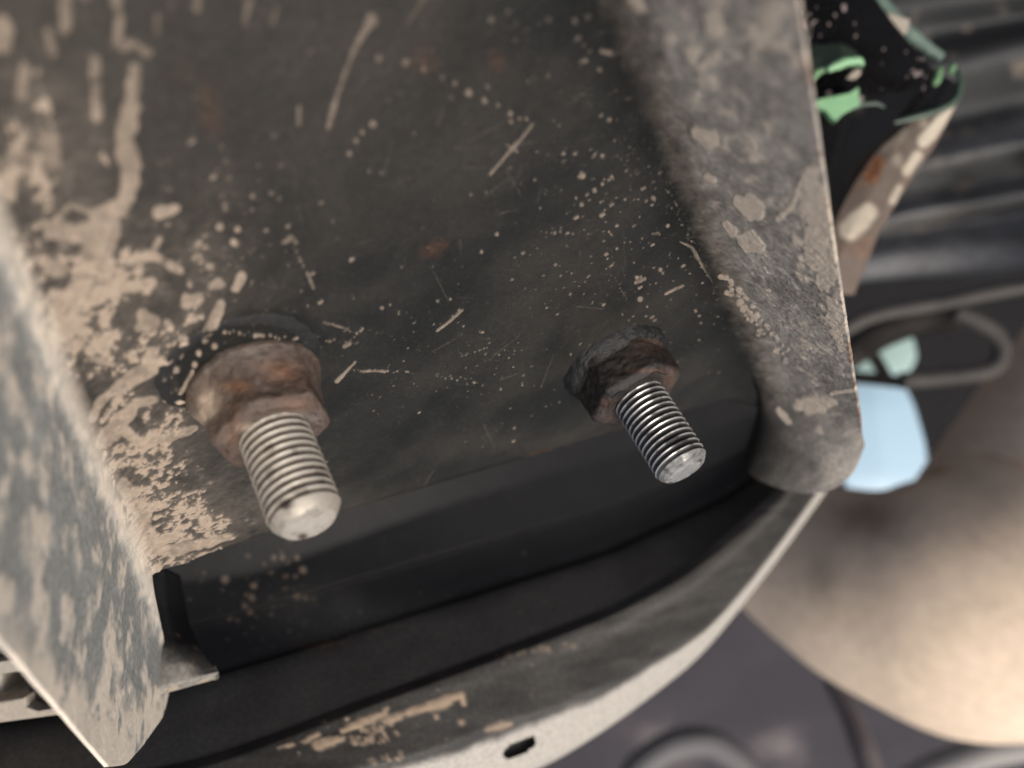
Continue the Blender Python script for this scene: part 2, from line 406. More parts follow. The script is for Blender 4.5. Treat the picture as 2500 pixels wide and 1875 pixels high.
stroke(plate_map, [(290, 1040, 16), (345, 1080, 12), (400, 1070, 12), (440, 1058, 14), (475, 1045, 8)], 1)
stroke(plate_map, [(470, 905, 5), (455, 940, 7), (440, 960, 5)], 0.9)
stroke(plate_map, [(200, 840, 8), (230, 875, 9), (275, 890, 8)], 0.9)
stroke(plate_map, [(300, 1180, 16), (330, 1230, 26), (340, 1290, 34), (370, 1340, 28), (480, 1330, 14), (560, 1310, 8)], 0.95, 0.7, 0.9)
# random specks
SLIM = 0.8
def specks(mp, n, cx, cy, sx, sy, r0, r1, v0=0.35, v1=0.9, lean=(0.35, 0.1)):
    for _ in range(n):
        x, y = random.gauss(cx, sx), random.gauss(cy, sy)
        r = r0 + (r1 - r0) * random.random() ** 3
        L = r * random.uniform(0, 1.6)
        stroke(mp, [(x, y, r), (x + L, y - L * 0.6, r * 0.8)], random.uniform(v0, v1), 0.7, 0.3)
specks(plate_map, 420, 1520, 520, 110, 200, 1.5, 6)
specks(plate_map, 200, 1460, 220, 130, 130, 1.5, 6, 0.25, 0.6)
specks(plate_map, 260, 1100, 850, 210, 130, 1.3, 3.8)
specks(plate_map, 300, 1000, 500, 330, 330, 1.4, 5, 0.12, 0.45)
specks(plate_map, 220, 560, 560, 120, 160, 2, 8, 0.3, 0.85)
specks(plate_map, 120, 1650, 780, 80, 90, 1.4, 4, 0.3, 0.8)
specks(plate_map, 90, 620, 150, 230, 130, 3, 9, 0.12, 0.4)

SLIM = 1.0
plate_scr = blank()
for _ in range(70):
    x, y = random.gauss(1150, 300), random.gauss(560, 300); an = random.choice((0.5, 1.2, 1.9, 0.1)) + random.uniform(-0.3, 0.3); L = random.uniform(15, 90)
    stroke(plate_scr, [(x, y, 1.0), (x + L * math.cos(an), y - L * math.sin(an), 0.8)], random.uniform(0.1, 0.4), 1.0, 0.3)
plate_rust = blank()
stroke(plate_rust, [(1040, 612, 14), (1062, 604, 18), (1085, 598, 10)], 0.14, 1.2); stroke(plate_rust, [(1053, 606, 7)], 0.24, 1)
stroke(plate_rust, [(1210, 140, 18), (1215, 160, 18)], 0.12, 1.2); stroke(plate_rust, [(1040, 150, 30)], 0.10, 1.5)
stroke(plate_rust, [(505, 230, 24), (520, 300, 24)], 0.10, 1.5); stroke(plate_rust, [(450, 180, 20)], 0.08, 1.5)
stroke(plate_rust, [(1285, 1122, 7), (1320, 1108, 9), (1345, 1098, 6)], 0.14, 1.0)
stroke(plate_rust, [(1575, 250, 10), (1640, 420, 9), (1720, 600, 6)], 0.3, 1.4)
plate_clean = blank()
stroke(plate_clean, [(470, 960, 26), (455, 900, 40), (520, 838, 44), (620, 800, 44), (730, 800, 40), (790, 830, 12)], 1.0, 0.8, 0.2)

# ------------------------------------------------------------------ the pressed channel bracket
NPL = nrm((0.40, -0.77, 0.497)); DPL = -93.1
def on_plate(px, py):
    r = ray(px, py); return r * (DPL / np.dot(NPL, r))
FL0, FR0 = on_plate(350, 1388), on_plate(1850, 945)
fl = nrm(on_plate(0, 545) - FL0); fr = nrm(on_plate(1452, 0) - FR0)
mL = nrm(np.cross(fl, NPL)); mR = nrm(np.cross(fr, NPL))
LEANL, LEANR = math.radians(17), math.radians(27)
hL = NPL * math.cos(LEANL) - mL * math.sin(LEANL)
hR = NPL * math.cos(LEANR) + mR * math.sin(LEANR)
HL, HR = 41.0, 31.0
BL, BR = 140.0, 205.0
NR = 620
cL, cP, cR = 150, 540, 200
# across: parameter a in three pieces, corner bends as quadratic curves
RBL, RBR = 7.0, 7.0 + 9.0 * np.linspace(1, 0, NR) ** 1.5
def section(L, R, hl, hr, HRb):
    """cross-section points from left free edge to right free edge, arrays of rows"""
    e = nrm(R - L)
    wid = np.linalg.norm(R - L, axis=-1, keepdims=True)
    return e, wid
na = cL + cP + cR
a = np.arange(na)
seg = np.where(a < cL, 0, np.where(a < cL + cP, 1, 2))
t = np.linspace(0, 1, NR)
# far-end outline: how far (mm along the fold) each column starts
ua = np.linspace(1, 0, cL)          # height fraction on left flange, 1 = free edge
ur = np.linspace(0, 1, cR)
def smooth1(v, w):
    k = np.hanning(w + 2)[1:-1]; k /= k.sum(); h_ = w // 2
    p = np.r_[2 * v[0] - v[1:h_ + 1][::-1], v, 2 * v[-1] - v[-h_ - 1:-1][::-1]]
    return np.convolve(p, k, 'valid')
def outline(pts, P0, f, h, H, cols):
    hb = []
    for x, y in pts:
        r = ray(x, y); A_ = np.array((f, h, -r)).T
        b_, h_, _ = np.linalg.solve(A_, -P0); hb.append((h_, b_))
    hb = np.array(sorted(hb))
    return smooth1(np.interp(cols * H, hb[:, 0], hb[:, 1]), 15)
farL = outline([(352, 1400), (382, 1500), (408, 1600), (414, 1680), (400, 1745), (345, 1825), (305, 1868), (262, 1872)], FL0, fl, hL, HL, ua)
farP = np.full(cP, -8.0)
farR = np.full(cR, -8.0)
farP[-90:] = -8.0 - 0.0 * np.linspace(0, 1, 90)
roll = np.concatenate((np.zeros(cL), np.clip(np.minimum(np.arange(cP) / 40.0, (cP - 1 - np.arange(cP)) / 40.0), 0, 1), np.zeros(cR)))
farP[:40] = -1.0 - 7.0 * sstep(0, 1, np.arange(40) / 40.0)
far = np.concatenate((farL, farP, farR))
sP = (np.arange(cP) + 0.5) / cP
G = np.zeros((NR, na, 3)); 
bnorm = t[:, None]
bl = far[None, :] + (BL - far[None, :]) * bnorm
br = far[None, :] + (BR - far[None, :]) * bnorm
rollm = roll[None, :] * np.clip(-bl / 8.0, 0, 1)             # only beyond the far edge
bl_s = np.where((bl < 0) & (roll[None, :] > 0), bl * (1 - roll[None, :]) , bl)
br_s = np.where((br < 0) & (roll[None, :] > 0), br * (1 - roll[None, :]) , br)
Lp = FL0 + bl_s[..., None] * fl; Rp = FR0 + br_s[..., None] * fr
e = nrm(Rp - Lp); wid = np.linalg.norm(Rp - Lp, axis=-1)
def bez(p0, p1, p2, s):
    s = s[..., None]
    return (1 - s) ** 2 * p0 + 2 * s * (1 - s) * p1 + s ** 2 * p2
# left flange + half bend
for j in range(na):
    L, R, ee = Lp[:, j], Rp[:, j], e[:, j]
    if seg[j] == 0:
        h = (cL - 1 - j) / (cL - 1) * HL
        if h > RBL: G[:, j] = L + hL * h
        else:
            s = 0.5 * (1 - h / RBL) * np.ones(NR)
            G[:, j] = bez(L + hL * RBL, L, L + ee * RBL, s)
    elif seg[j] == 1:
        x = sP[j - cL] * wid[:, j]
        xr = wid[:, j] - x
        p = L + ee * x[:, None]
        sl = 0.5 + 0.5 * np.clip(x / RBL, 0, 1)
        p = np.where((x < RBL)[:, None], bez(L + hL * RBL, L, L + ee * RBL, sl), p)
        sr = 0.5 * (1 - np.clip(xr / RBR, 0, 1))
        rb = RBR[:, None]
        p = np.where((xr < RBR)[:, None], bez(R - ee * rb, R, R + hR * rb, sr), p)
        G[:, j] = p
    else:
        h = (j - cL - cP + 0.5) / (cR - 0.5) * HR
        rb = RBR[:, None]
        s = 0.5 + 0.5 * np.clip(h / RBR, 0, 1)
        G[:, j] = np.where((h > RBR)[:, None], R + hR * h, bez(R - ee * rb, R, R + hR * rb, s))
# rolled lip along the far edge of the web
rr = 5.0; th = np.clip(-np.minimum(bl, 0) / rr, 0, 1.6) * roll[None, :]
fd = nrm(fl + fr)
G = G - fd * (rr * np.sin(th))[..., None] - NPL * (rr * (1 - np.cos(th)))[..., None]
# the right flange flares and curls at its far end
EJ = np.array([(0, 1858, 975, 262), (0.06, 1835, 1050, 266), (0.12, 1812, 1110, 267), (0.20, 1815, 1150, 266), (0.32, 1858, 1177, 262), (0.48, 1925, 1200, 256), (0.62, 1990, 1207, 250), (0.76, 2050, 1190, 246), (0.90, 2092, 1145, 243), (1.0, 2111, 1085, 241)])
b0 = 22.0
qq = np.arange(cR) / (cR - 1)
EJ = np.stack([qq] + [smooth1(np.interp(qq, EJ[:, 0], EJ[:, k]), 41) for k in (1, 2, 3)], -1)
k0 = int(NR * (b0 + 8.0) / (BR + 8.0))
for j in range(cL + cP, na):
    q = (j - cL - cP) / (cR - 1)
    E = at(np.interp(q, EJ[:, 0], EJ[:, 1]), np.interp(q, EJ[:, 0], EJ[:, 2]), np.interp(q, EJ[:, 0], EJ[:, 3]))
    P1 = G[k0, j]; tg = nrm(G[k0 + 4, j] - G[k0, j])
    Lh = np.linalg.norm(P1 - E) * 0.45
    s = np.linspace(0, 1, k0 + 1)[:, None]
    G[:k0 + 1, j] = (1 - s) ** 2 * E + 2 * s * (1 - s) * (P1 - tg * Lh) + s ** 2 * P1
NG = grid_normals(G)
if np.dot(NG[NR // 2, na // 2], NPL) < 0: NG = -NG

px, py = proj(G)
up = np.concatenate((np.zeros(cL), np.arange(cP) / (cP - 1), np.ones(cR)))      # 0..1 across the web
Q = np.stack((wid * up[None, :], bl, np.zeros_like(bl)), -1)                    # millimetres on the sheet
Qp = np.stack((px * 0.012, py * 0.012, np.zeros_like(px)), -1)
segm = np.broadcast_to(seg[None, :], bl.shape)
isP = (segm == 1); isL = (segm == 0); isR = (segm == 2)
ff = np.stack(((G @ nrm(FR0 - FL0)), (G @ fd), G @ NPL), -1)                     # sheet-space mm
n_c = fbm(ff / 5.0, 5, 0.6); n_f = fbm(ff / 1.6 + 40, 4, 0.6); n_l = fbm(ff / 16.0 + 9, 3); n_s = fbm(ff * np.array((1 / 2.2, 1 / 9.0, 0.3)) + 70, 4, 0.6)
def gs(cx, cy, sx, sy): return np.exp(-((px - cx) / sx) ** 2 - ((py - cy) / sy) ** 2)
D = np.clip(0.95 * gs(160, 700, 260, 240) + 1.0 * gs(335, 1160, 240, 300) + 0.75 * gs(60, 350, 210, 260) + 0.45 * gs(470, 640, 130, 180) + 0.75 * gs(420, 1310, 210, 90), 0, 1)
D *= 1 - 0.85 * sample(plate_clean, px, py)
n_ff = fbm(ff / 0.75 + 90, 3, 0.6)
nz = 0.42 * n_c + 0.36 * n_f + 0.22 * n_ff
nz = np.where(py < 480, 0.5 * nz + 0.5 * n_s, nz)
mq = nz - (0.78 - 0.288 * D)
mudP = (0.15 * sstep(-0.05, 0.0, mq) * sstep(0.4, 0.5, n_ff) + 0.85 * sstep(0.0, 0.022, mq)) * np.clip(0.62 + 0.7 * n_c + 0.5 * (n_ff - 0.5), 0, 1)
pm = sample(plate_map, px, py)
pm = sstep(0.28, 0.72, pm + ((n_f - 0.5) * 0.8 + (n_ff - 0.5) * 0.9) * (px < 620) + (n_ff - 0.5) * 0.6 * (px >= 620)) * np.clip(pm * 1.25, 0, 1)
pm = pm * np.where(px < 620, np.clip(0.25 + 1.2 * n_s, 0, 1), np.clip(0.35 + 1.1 * n_f, 0, 1))
pm = pm * np.where(px > 620, 0.62, 0.9) * np.where(py < 420, 0.8, 1.0)
mudP = np.maximum(mudP, pm * (0.55 + 0.7 * n_f))
# left flange: dusty grey, cream blots, caked lower tip
hfrac = np.concatenate((ua, np.zeros(cP), ur))[None, :] * np.ones((NR, 1))
fl_n = fbm(ff / 4.2 + 5, 4, 0.55); fl_n2 = fbm(ff / 9.0 + 21, 3)
mudL = 0.9 * sstep(0.47, 0.72, fl_n) + 0.9 * sstep(1600, 1720, py + (fl_n2 - 0.5) * 380) * sstep(0.25, 0.45, fl_n)
mudL = np.maximum(mudL, 0.85 * (1 - sstep(0.03, 0.13, hfrac + (fl_n - 0.5) * 0.2)))
mudL = np.maximum(mudL, 0.8 * sstep(0.80, 0.97, hfrac + (fl_n2 - 0.5) * 0.4))
dustL = 0.78 + 0.4 * (fl_n2 - 0.5)
# right flange
fr_n = fbm(ff / 3.6 + 33, 5, 0.58); fr_n2 = fbm(ff / 8.0 + 51, 3)
amt = 0.62 * sstep(0.1, 0.5, hfrac) + 0.35 * sstep(0.62, 0.9, hfrac) * sstep(350, 480, py) * (1 - sstep(760, 900, py))
amt = amt * (1 - 0.65 * sstep(930, 1060, py)) + 0.32 * gs(1680, 540, 90, 240)
n_r = fbm(np.stack((ff[..., 0] / 2.0, ff[..., 1] / 7.0, ff[..., 2] / 2.0), -1) + 55, 5, 0.6)
mudR = sstep(0.0, 0.20, 0.45 * fr_n + 0.35 * n_r + 0.2 * n_f - (0.70 - 0.30 * amt))
flr = blank()
stroke(flr, [(1560, 20, 16), (1545, -10, 18)], 0.6, 0.8); stroke(flr, [(1740, 45, 22), (1745, 75, 24)], 0.85, 0.8); stroke(flr, [(1870, 40, 50), (1850, 90, 40), (1890, 20, 50)], 0.6, 1.0)
stroke(flr, [(1690, 130, 24)], 0.7, 0.9); stroke(flr, [(1745, 135, 20), (1710, 165, 14)], 0.6, 0.9); stroke(flr, [(1635, 97, 16)], 0.6, 0.9); stroke(flr, [(1600, 55, 14)], 0.5, 0.9)
stroke(flr, [(1700, 330, 16), (1740, 340, 22)], 0.9, 0.8); stroke(flr, [(1800, 490, 14), (1830, 505, 30), (1850, 520, 16)], 0.9); stroke(flr, [(1825, 590, 26), (1850, 600, 16)], 0.9)
stroke(flr, [(1770, 545, 10), (1785, 565, 13)], 0.85); stroke(flr, [(1725, 430, 9), (1740, 440, 10)], 0.8)
stroke(flr, [(1985, 400, 3), (1955, 440, 6), (1935, 500, 8), (1900, 535, 8)], 0.7, 0.8); stroke(flr, [(1980, 420, 20), (1990, 520, 40), (2000, 600, 40), (2020, 680, 26)], 0.9, 1.0, 0.8)
stroke(flr, [(2030, 740, 18), (2040, 800, 20), (2055, 850, 12)], 0.8, 0.9, 0.8); stroke(flr, [(1950, 990, 14), (2000, 985, 24), (2030, 980, 14)], 0.8, 0.9, 0.8); stroke(flr, [(2030, 960, 6), (2090, 950, 6)], 0.8)
stroke(flr, [(1900, 1000, 8), (1925, 1030, 10)], 0.7); stroke(flr, [(2000, 1050, 16)], 0.4, 1.2)
chain(flr, 1780, 700, 1920, 870, 8, 40, 0.8, 12); chain(flr, 1760, 660, 1870, 820, 8, 30, 0.8, 16)
fq = sample(flr, px, py)
mudR = np.maximum(mudR * sstep(0.0, 0.2, hfrac), sstep(0.3, 0.6, fq + (n_f - 0.5) * 1.2 + (n_c - 0.5) * 0.5 + (n_ff - 0.5) * 0.4) * np.clip(fq * 1.5, 0, 1) * (0.75 + 0.4 * n_f))
dustShadeR = (0.66 + 0.5 * (fr_n2 - 0.5) + 0.7 * (n_r - 0.5)) * sstep(-0.02, 0.40, hfrac + (n_r - 0.5) * 0.12 + (n_f - 0.5) * 0.08)
dustShadeR *= 1 - sstep(900, 1050, py) * (1 - sstep(0.12, 0.75, hfrac) * 0.8)  # shade at the far root painted in by fading the dust
wL = np.concatenate((np.ones(cL - 14), np.linspace(1, 0.0, 24), np.zeros(na - cL - 10)))[None, :]
wR = np.concatenate((np.zeros(cL + cP - 40), np.linspace(0, 1, 60), np.ones(cR - 20)))[None, :]
wP = np.clip(1 - wL - wR, 0, 1)
mud = wP * mudP + wL * np.clip(mudL, 0, 1) + wR * np.clip(mudR, 0, 1)
mud = np.maximum(mud, pm * isP * (0.55 + 0.7 * n_f))
mud = np.clip(mud, 0, 1)
clean = sample(plate_clean, px, py) * isP
scr = sample(plate_scr, px, py) * isP
dustSheenP = 0.012 + 0.07 * (n_l - 0.47) + 0.05 * (n_c - 0.5) + 0.04 * sstep(900, 0, py) * sstep(1500, 900, px) + 0.22 * D * n_f + 0.03 * gs(1250, 1085, 260, 40) + 0.06 * gs(700, 1230, 300, 50) + 0.3 * D * (n_c - 0.3)  # thin dust film; the lip's reflection painted in as a pale streak
dust = np.clip(0.3 * scr + wP * dustSheenP * (1 - 0.9 * clean) + wL * dustL + wR * dustShadeR, 0, 1)
rust = np.clip(sample(plate_rust, px, py) * isP * (0.6 + 0.8 * n_c), 0, 1)
edgeR = sstep(0.965, 1.0, hfrac) * isR
rust = np.clip(rust + edgeR * sstep(0.45, 0.62, n_c) * 0.6, 0, 1)
pale = np.clip(wL * 1.0 + 0.40 * wR * sstep(0.05, 0.4, hfrac) + 0 * px, 0, 1)
disp = 0.30 * mud * (0.5 + n_f) * (1 - 0.6 * wR - 0.7 * wL) + 0.05 * (n_c - 0.5)
disp = disp + isR * sstep(0.1, 0.5, hfrac) * (0.42 * (fbm(ff / 1.0 + 3, 4, 0.65) - 0.5) + 0.2 * (fr_n - 0.5)) * sstep(420, 700, py) * (1 - 0.5 * sstep(960, 1080, py))
disp = disp + wL * 0.15 * (fl_n - 0.5)
# ragged free edges
G2 = G + NG * disp[..., None]
bracket = thing('channel_bracket', on_plate(900, 800), 'black pressed steel channel bracket spattered with tan dried mud, filling the frame', 'bracket')
def part(name, c0, c1, edges):
    sl = slice(c0, c1)
    return grid(name, G2[:, sl], M_BRACKET, bracket, {'mud': mud[:, sl], 'dust': dust[:, sl], 'rust': rust[:, sl], 'pale': pale[:, sl]}, thick=0.7, N=NG[:, sl], step=10, edges=edges)
o = part('web_plate', cL - 1, cL + cP + 1, (1, 1, 0, 0)); o['label'] = 'flat dark web carrying the two studs'
o = part('side_flange', 0, cL, (1, 1, 1, 0)); o['label'] = 'near left flange caked in pale mud with a rounded tip'
o = part('side_flange', cL + cP, na, (1, 1, 0, 1)); o['label'] = 'right flange with rough grey brown dirt'

# ------------------------------------------------------------------ studs with flanged nuts
def frame(axis):
    ax = nrm(axis); u = nrm(np.cross(ax, (0.3, 0.2, 0.93))); v = np.cross(ax, u)
    return ax, u, v
def lathe(P0, axis, prof, nth, phase=0.0):
    """prof(theta grid) -> r, z arrays (rows x nth)"""
    ax, u, v = frame(axis)
    th = np.linspace(0, 2 * np.pi, nth, endpoint=False)[None, :] + phase
    r, z = prof(th)
    return P0 + ax * z[..., None] + (np.cos(th) * r)[..., None] * u + (np.sin(th) * r)[..., None] * v

def stud_bolt(base, label, spec):
    root = thing('stud_bolt', base, label, 'stud bolt', 'threaded studs through the bracket')
    ax = nrm(NPL + np.array(spec.get('tilt', (0, 0, 0))))
    R0, pitch = 6.0, spec['pitch']
    z0, z1 = spec['nut_h'] - 1.5, spec['len']
    nth, nz_ = 128, 260
    ch = spec['chamfer']
    def prof(th):
        z = np.concatenate((np.linspace(z0, z1, nz_), np.full(22, z1)))[:, None] * np.ones_like(th)
        ph = (z / pitch - th / (2 * np.pi)) % 1.0
        dep = 0.62 * (1 - np.abs(2 * ph - 1)) ** 0.8          # 0 crest .. deep root
        r = R0 - dep * spec.get('depth', 1.0)
        rl = R0 - np.clip((z - (z1 - ch)) / ch, 0, 1) ** 1.3 * spec['chr']
        r = np.minimum(r, rl)
        k = np.linspace(1, 0.0, 22)[:, None]
        rend = (R0 - spec['chr'])
        r[nz_:] = rend * k * np.ones_like(th)
        # end face: raised rim then a shallow dish or dome
        z = z.copy(); z[nz_:] += spec['dome'] * (1 - k ** 2.2) + 0.12 * (vnoise(p3(np.cos(th) * r[nz_:] * 0.9, np.sin(th) * r[nz_:] * 0.9, 3.1)) - 0.5)
        return r, z
    Gs = lathe(base, ax, prof, nth)
    th = np.linspace(0, 2 * np.pi, nth, endpoint=False)[None, :]
    r, z = prof(th)
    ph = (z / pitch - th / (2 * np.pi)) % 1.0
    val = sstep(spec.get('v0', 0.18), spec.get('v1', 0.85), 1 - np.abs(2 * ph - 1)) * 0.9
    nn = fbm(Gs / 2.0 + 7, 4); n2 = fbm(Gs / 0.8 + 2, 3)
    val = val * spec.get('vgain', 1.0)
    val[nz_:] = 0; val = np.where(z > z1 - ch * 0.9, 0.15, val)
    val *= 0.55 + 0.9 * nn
    x, y = proj(Gs)
    dirt = np.zeros_like(val)
    for (cx, cy, sx, sy, amp) in spec['dirt']:
        dirt = np.maximum(dirt, amp * np.exp(-((x - cx) / sx) ** 2 - ((y - cy) / sy) ** 2) * (0.55 + 1.1 * n2))
    rim = r / (R0 - spec['chr'])
    rimd = spec['rimdirt'] * sstep(0.50, 0.78, rim + (nn - 0.5) * 0.7) * sstep(z1 - ch * 1.1, z1 - ch * 0.6, z)
    dirt = np.clip(np.maximum(np.maximum(dirt, rimd * (0.35 + n2)), spec['grime'] * sstep(0.52, 0.66, nn)), 0, 1)
    k = Gs.shape[0]
    rows = slice(0, nz_ - 6)
    Gs = Gs + (ax * (0.07 * (n2 - 0.5))[..., None])
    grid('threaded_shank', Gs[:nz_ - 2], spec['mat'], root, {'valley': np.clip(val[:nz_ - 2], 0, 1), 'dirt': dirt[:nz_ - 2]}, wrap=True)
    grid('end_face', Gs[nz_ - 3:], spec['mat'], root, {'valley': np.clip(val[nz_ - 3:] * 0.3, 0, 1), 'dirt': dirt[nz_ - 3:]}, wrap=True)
    # flanged hexagon nut
    A, FRd, hN = spec['hex'], spec['flange'], spec['nut_h']
    def hexr(th):
        q = (th + spec['hexph']) % (math.pi / 3) - math.pi / 6
        return A / np.maximum(np.cos(q), 0.01)
    nthn = 160
    def nprof(th):
        zz = np.concatenate((np.linspace(-0.3, 1.1, 8), np.linspace(1.15, spec['cone'], 26), np.linspace(spec['cone'] + 0.1, hN - 1.0, 30), np.linspace(hN - 0.95, hN, 10), np.full(12, hN)))[:, None] * np.ones_like(th)
        hx = np.minimum(hexr(th), A * 1.115)
        s = np.clip((zz - 1.0) / (spec['cone'] - 1.0), 0, 1) ** 0.75
        r = FRd * (1 - s) + hx * s
        r = np.where(zz < 1.1, FRd - 0.25 * np.abs(zz - 0.4) ** 2, r)
        top = np.clip((zz - (hN - 1.4)) / 1.4, 0, 1)
        r = np.minimum(r, hx - top ** 1.6 * 1.5) if True else r
        r = np.where(zz < spec['cone'], FRd * (1 - s) + hx * s, r)
        r = np.where(zz < 1.1, FRd - 0.3 * (zz - 0.4) ** 2, r)
        kk = np.linspace(1, 0, 12)[:, None]
        r[-12:] = r[-13:-12] * kk + 5.2 * (1 - kk)
        zz[-12:] += -0.35 * (1 - kk)
        return r, zz
    Gn = lathe(base, ax, nprof, nthn)
    Nn = grid_normals(np.concatenate((Gn, Gn[:, :1]), 1))[:, :-1]
    if np.dot(Nn[20, 0], Gn[20, 0] - base) < 0: Nn = -Nn
    wob = fbm(Gn / 3.2 + spec['seed'], 4, 0.55) - 0.5; pit = fbm(Gn / 1.1 + spec['seed'] + 9, 3) - 0.5
    Gn = Gn + Nn * (spec['rough'] * (1.15 * wob + 1.1 * pit))[..., None]
    x, y = proj(Gn)
    def spots(lst):
        o_ = np.zeros_like(x)
        for (cx, cy, sx, sy, amp) in lst:
            o_ = np.maximum(o_, amp * np.exp(-((x - cx) / sx) ** 2 - ((y - cy) / sy) ** 2) * (0.4 + 1.2 * (pit + 0.5)))
        return np.clip(o_, 0, 1)
    r_, z_ = nprof(np.linspace(0, 2 * np.pi, nthn, endpoint=False)[None, :])
    cut = 34
    for nm, sl in (('nut_flange', slice(0, cut + 1)), ('hex_nut', slice(cut, None))):
        grid(nm, Gn[sl], spec['nmat'], root, {'rust': np.clip(spots(spec['rust']) + spec['rust0'] * sstep(0.02, 0.2, wob), 0, 1)[sl],
                                           'grey': np.clip(spots(spec['grey']) + 0.25 * sstep(0.0, 0.2, pit), 0, 1)[sl], 'mud': spots(spec['mudspots'])[sl]}, wrap=True)
    return root, ax

B1 = on_plate(622, 938); B2 = on_plate(1502, 884)
s1, _ = stud_bolt(B1, 'left threaded stud, dull cream zinc, in a brown rusted flange nut among thick mud splashes',
    dict(pitch=1.45, len=29.0, chamfer=2.4, chr=1.7, dome=0.12, depth=0.8, nut_h=11.5, hex=9.0, flange=11.6, cone=7.0, hexph=0.25, seed=3.0, rough=0.38,
         mat=M_STUD1, nmat=M_NUT1, grime=0.5, rimdirt=0.3, tilt=(0.045, 0, 0),
         dirt=[(697, 1232, 22, 14, 1.2), (738, 1310, 16, 9, 1.2), (660, 1290, 30, 30, 0.3)], rust0=0.12,
         rust=[(585, 945, 40, 16, 0.6), (690, 905, 50, 30, 0.5), (715, 985, 45, 20, 0.35), (570, 1040, 20, 60, 0.3)],
         grey=[(630, 945, 25, 10, 1.0), (620, 870, 120, 30, 0.6), (735, 1020, 50, 16, 1.0), (500, 1000, 40, 60, 0.4)],
         mudspots=[(505, 985, 22, 34, 1.0), (492, 1015, 14, 20, 1.0), (600, 1045, 20, 10, 0.5)]))
s2, ax2 = stud_bolt(B2, 'right threaded stud, shiny grey steel, in a blackened rusty nut with crumbling sealant',
    dict(v0=0.10, v1=0.55, pitch=1.4, len=30.0, chamfer=1.6, chr=1.2, dome=0.5, depth=1.0, nut_h=11.0, hex=10.0, flange=11.4, cone=3.2, hexph=0.62, seed=23.0, rough=0.42,
         mat=M_STUD2, nmat=M_NUT2, grime=0.7, rimdirt=0.85, vgain=1.4, tilt=(0.03, 0.0, 0),
         dirt=[(1650, 1075, 40, 20, 1.2), (1610, 1010, 30, 10, 0.9), (1580, 1060, 26, 10, 0.8), (1640, 1140, 18, 10, 0.8), (1690, 1085, 14, 14, 0.8)], rust0=0.03,
         rust=[(1580, 905, 60, 5, 0.7), (1635, 930, 16, 30, 0.35), (1480, 985, 18, 14, 0.4), (1590, 845, 40, 22, 0.25), (1500, 1020, 30, 12, 0.25)],
         grey=[(1580, 835, 50, 26, 0.7), (1637, 935, 18, 40, 0.7), (1490, 1020, 30, 16, 0.7), (1530, 890, 30, 14, 0.3)], mudspots=[]))
# crumbling sealant ring round the right nut
def ring_prof(th):
    s = np.linspace(0, 1, 26)[:, None]
    k = fbm(p3(np.cos(th) * 2.2, np.sin(th) * 2.2, 5.0), 4, 0.65)
    ro = 12.6 + 2.2 * (k - 0.4)
    r = 10.2 + (ro - 10.2) * s
    z = 2.6 * (1 - s ** 2.2) * (0.7 + 0.6 * k) - 0.25 * s
    return r * np.ones_like(th), z * np.ones_like(th)
Gr = lathe(B2, ax2, ring_prof, 140)
jit = fbm(Gr / 1.2 + 4, 4, 0.65) - 0.5
Gr = Gr + NPL * (1.5 * jit)[..., None]
x, y = proj(Gr)
grid('sealant_ring', Gr, M_SEAL, s2, {'rust': sstep(0.1, 0.3, jit) * 0.4, 'grey': 0.7 * sstep(0.08, 0.25, jit), 'mud': np.zeros_like(jit)}, wrap=True)
# thin black ring making the dark crescent up-left of the left nut
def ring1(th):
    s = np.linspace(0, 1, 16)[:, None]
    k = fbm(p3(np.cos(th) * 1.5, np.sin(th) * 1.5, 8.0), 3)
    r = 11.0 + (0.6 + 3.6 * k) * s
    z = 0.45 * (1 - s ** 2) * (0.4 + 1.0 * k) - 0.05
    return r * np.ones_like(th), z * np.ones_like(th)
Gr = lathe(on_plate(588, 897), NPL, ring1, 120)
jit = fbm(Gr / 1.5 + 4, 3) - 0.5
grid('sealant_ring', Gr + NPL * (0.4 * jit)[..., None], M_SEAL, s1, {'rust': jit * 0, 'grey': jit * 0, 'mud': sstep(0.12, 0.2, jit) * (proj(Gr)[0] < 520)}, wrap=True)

# ------------------------------------------------------------------ black beam below with its rolled rim
ZP = np.polyfit(np.array([-300, 0, 600, 1000, 1300, 1700, 1900, 2100]) / 1000.0, [186, 190, 205, 221, 240, 284, 318, 360], 4)
def zline(x):
    return np.polyval(ZP, x / 1000.0)
def loft(rows, n, sub, smooth=2):
    """rows: list of (polyline px, depth offset); returns grid of points"""
    R = []
    for pts, dz in rows:
        P = resample(np.array(pts, float), n)
        R.append(ray_grid(P[:, 0], P[:, 1], zline(P[:, 0]) + dz))
    out = []
    for a_, b_ in zip(R[:-1], R[1:]):
        for s in np.linspace(0, 1, sub, endpoint=False): out.append(a_ * (1 - s) + b_ * s)
    out.append(R[-1]); out = np.array(out)
    for _ in range(smooth):
        out[1:-1] = 0.25 * out[:-2] + 0.5 * out[1:-1] + 0.25 * out[2:]
    return out
def ray_grid(x, y, z):
    return np.stack((x - 1250.0, 937.5 - y, np.full_like(x, -F)), -1) * (z / F)[:, None]
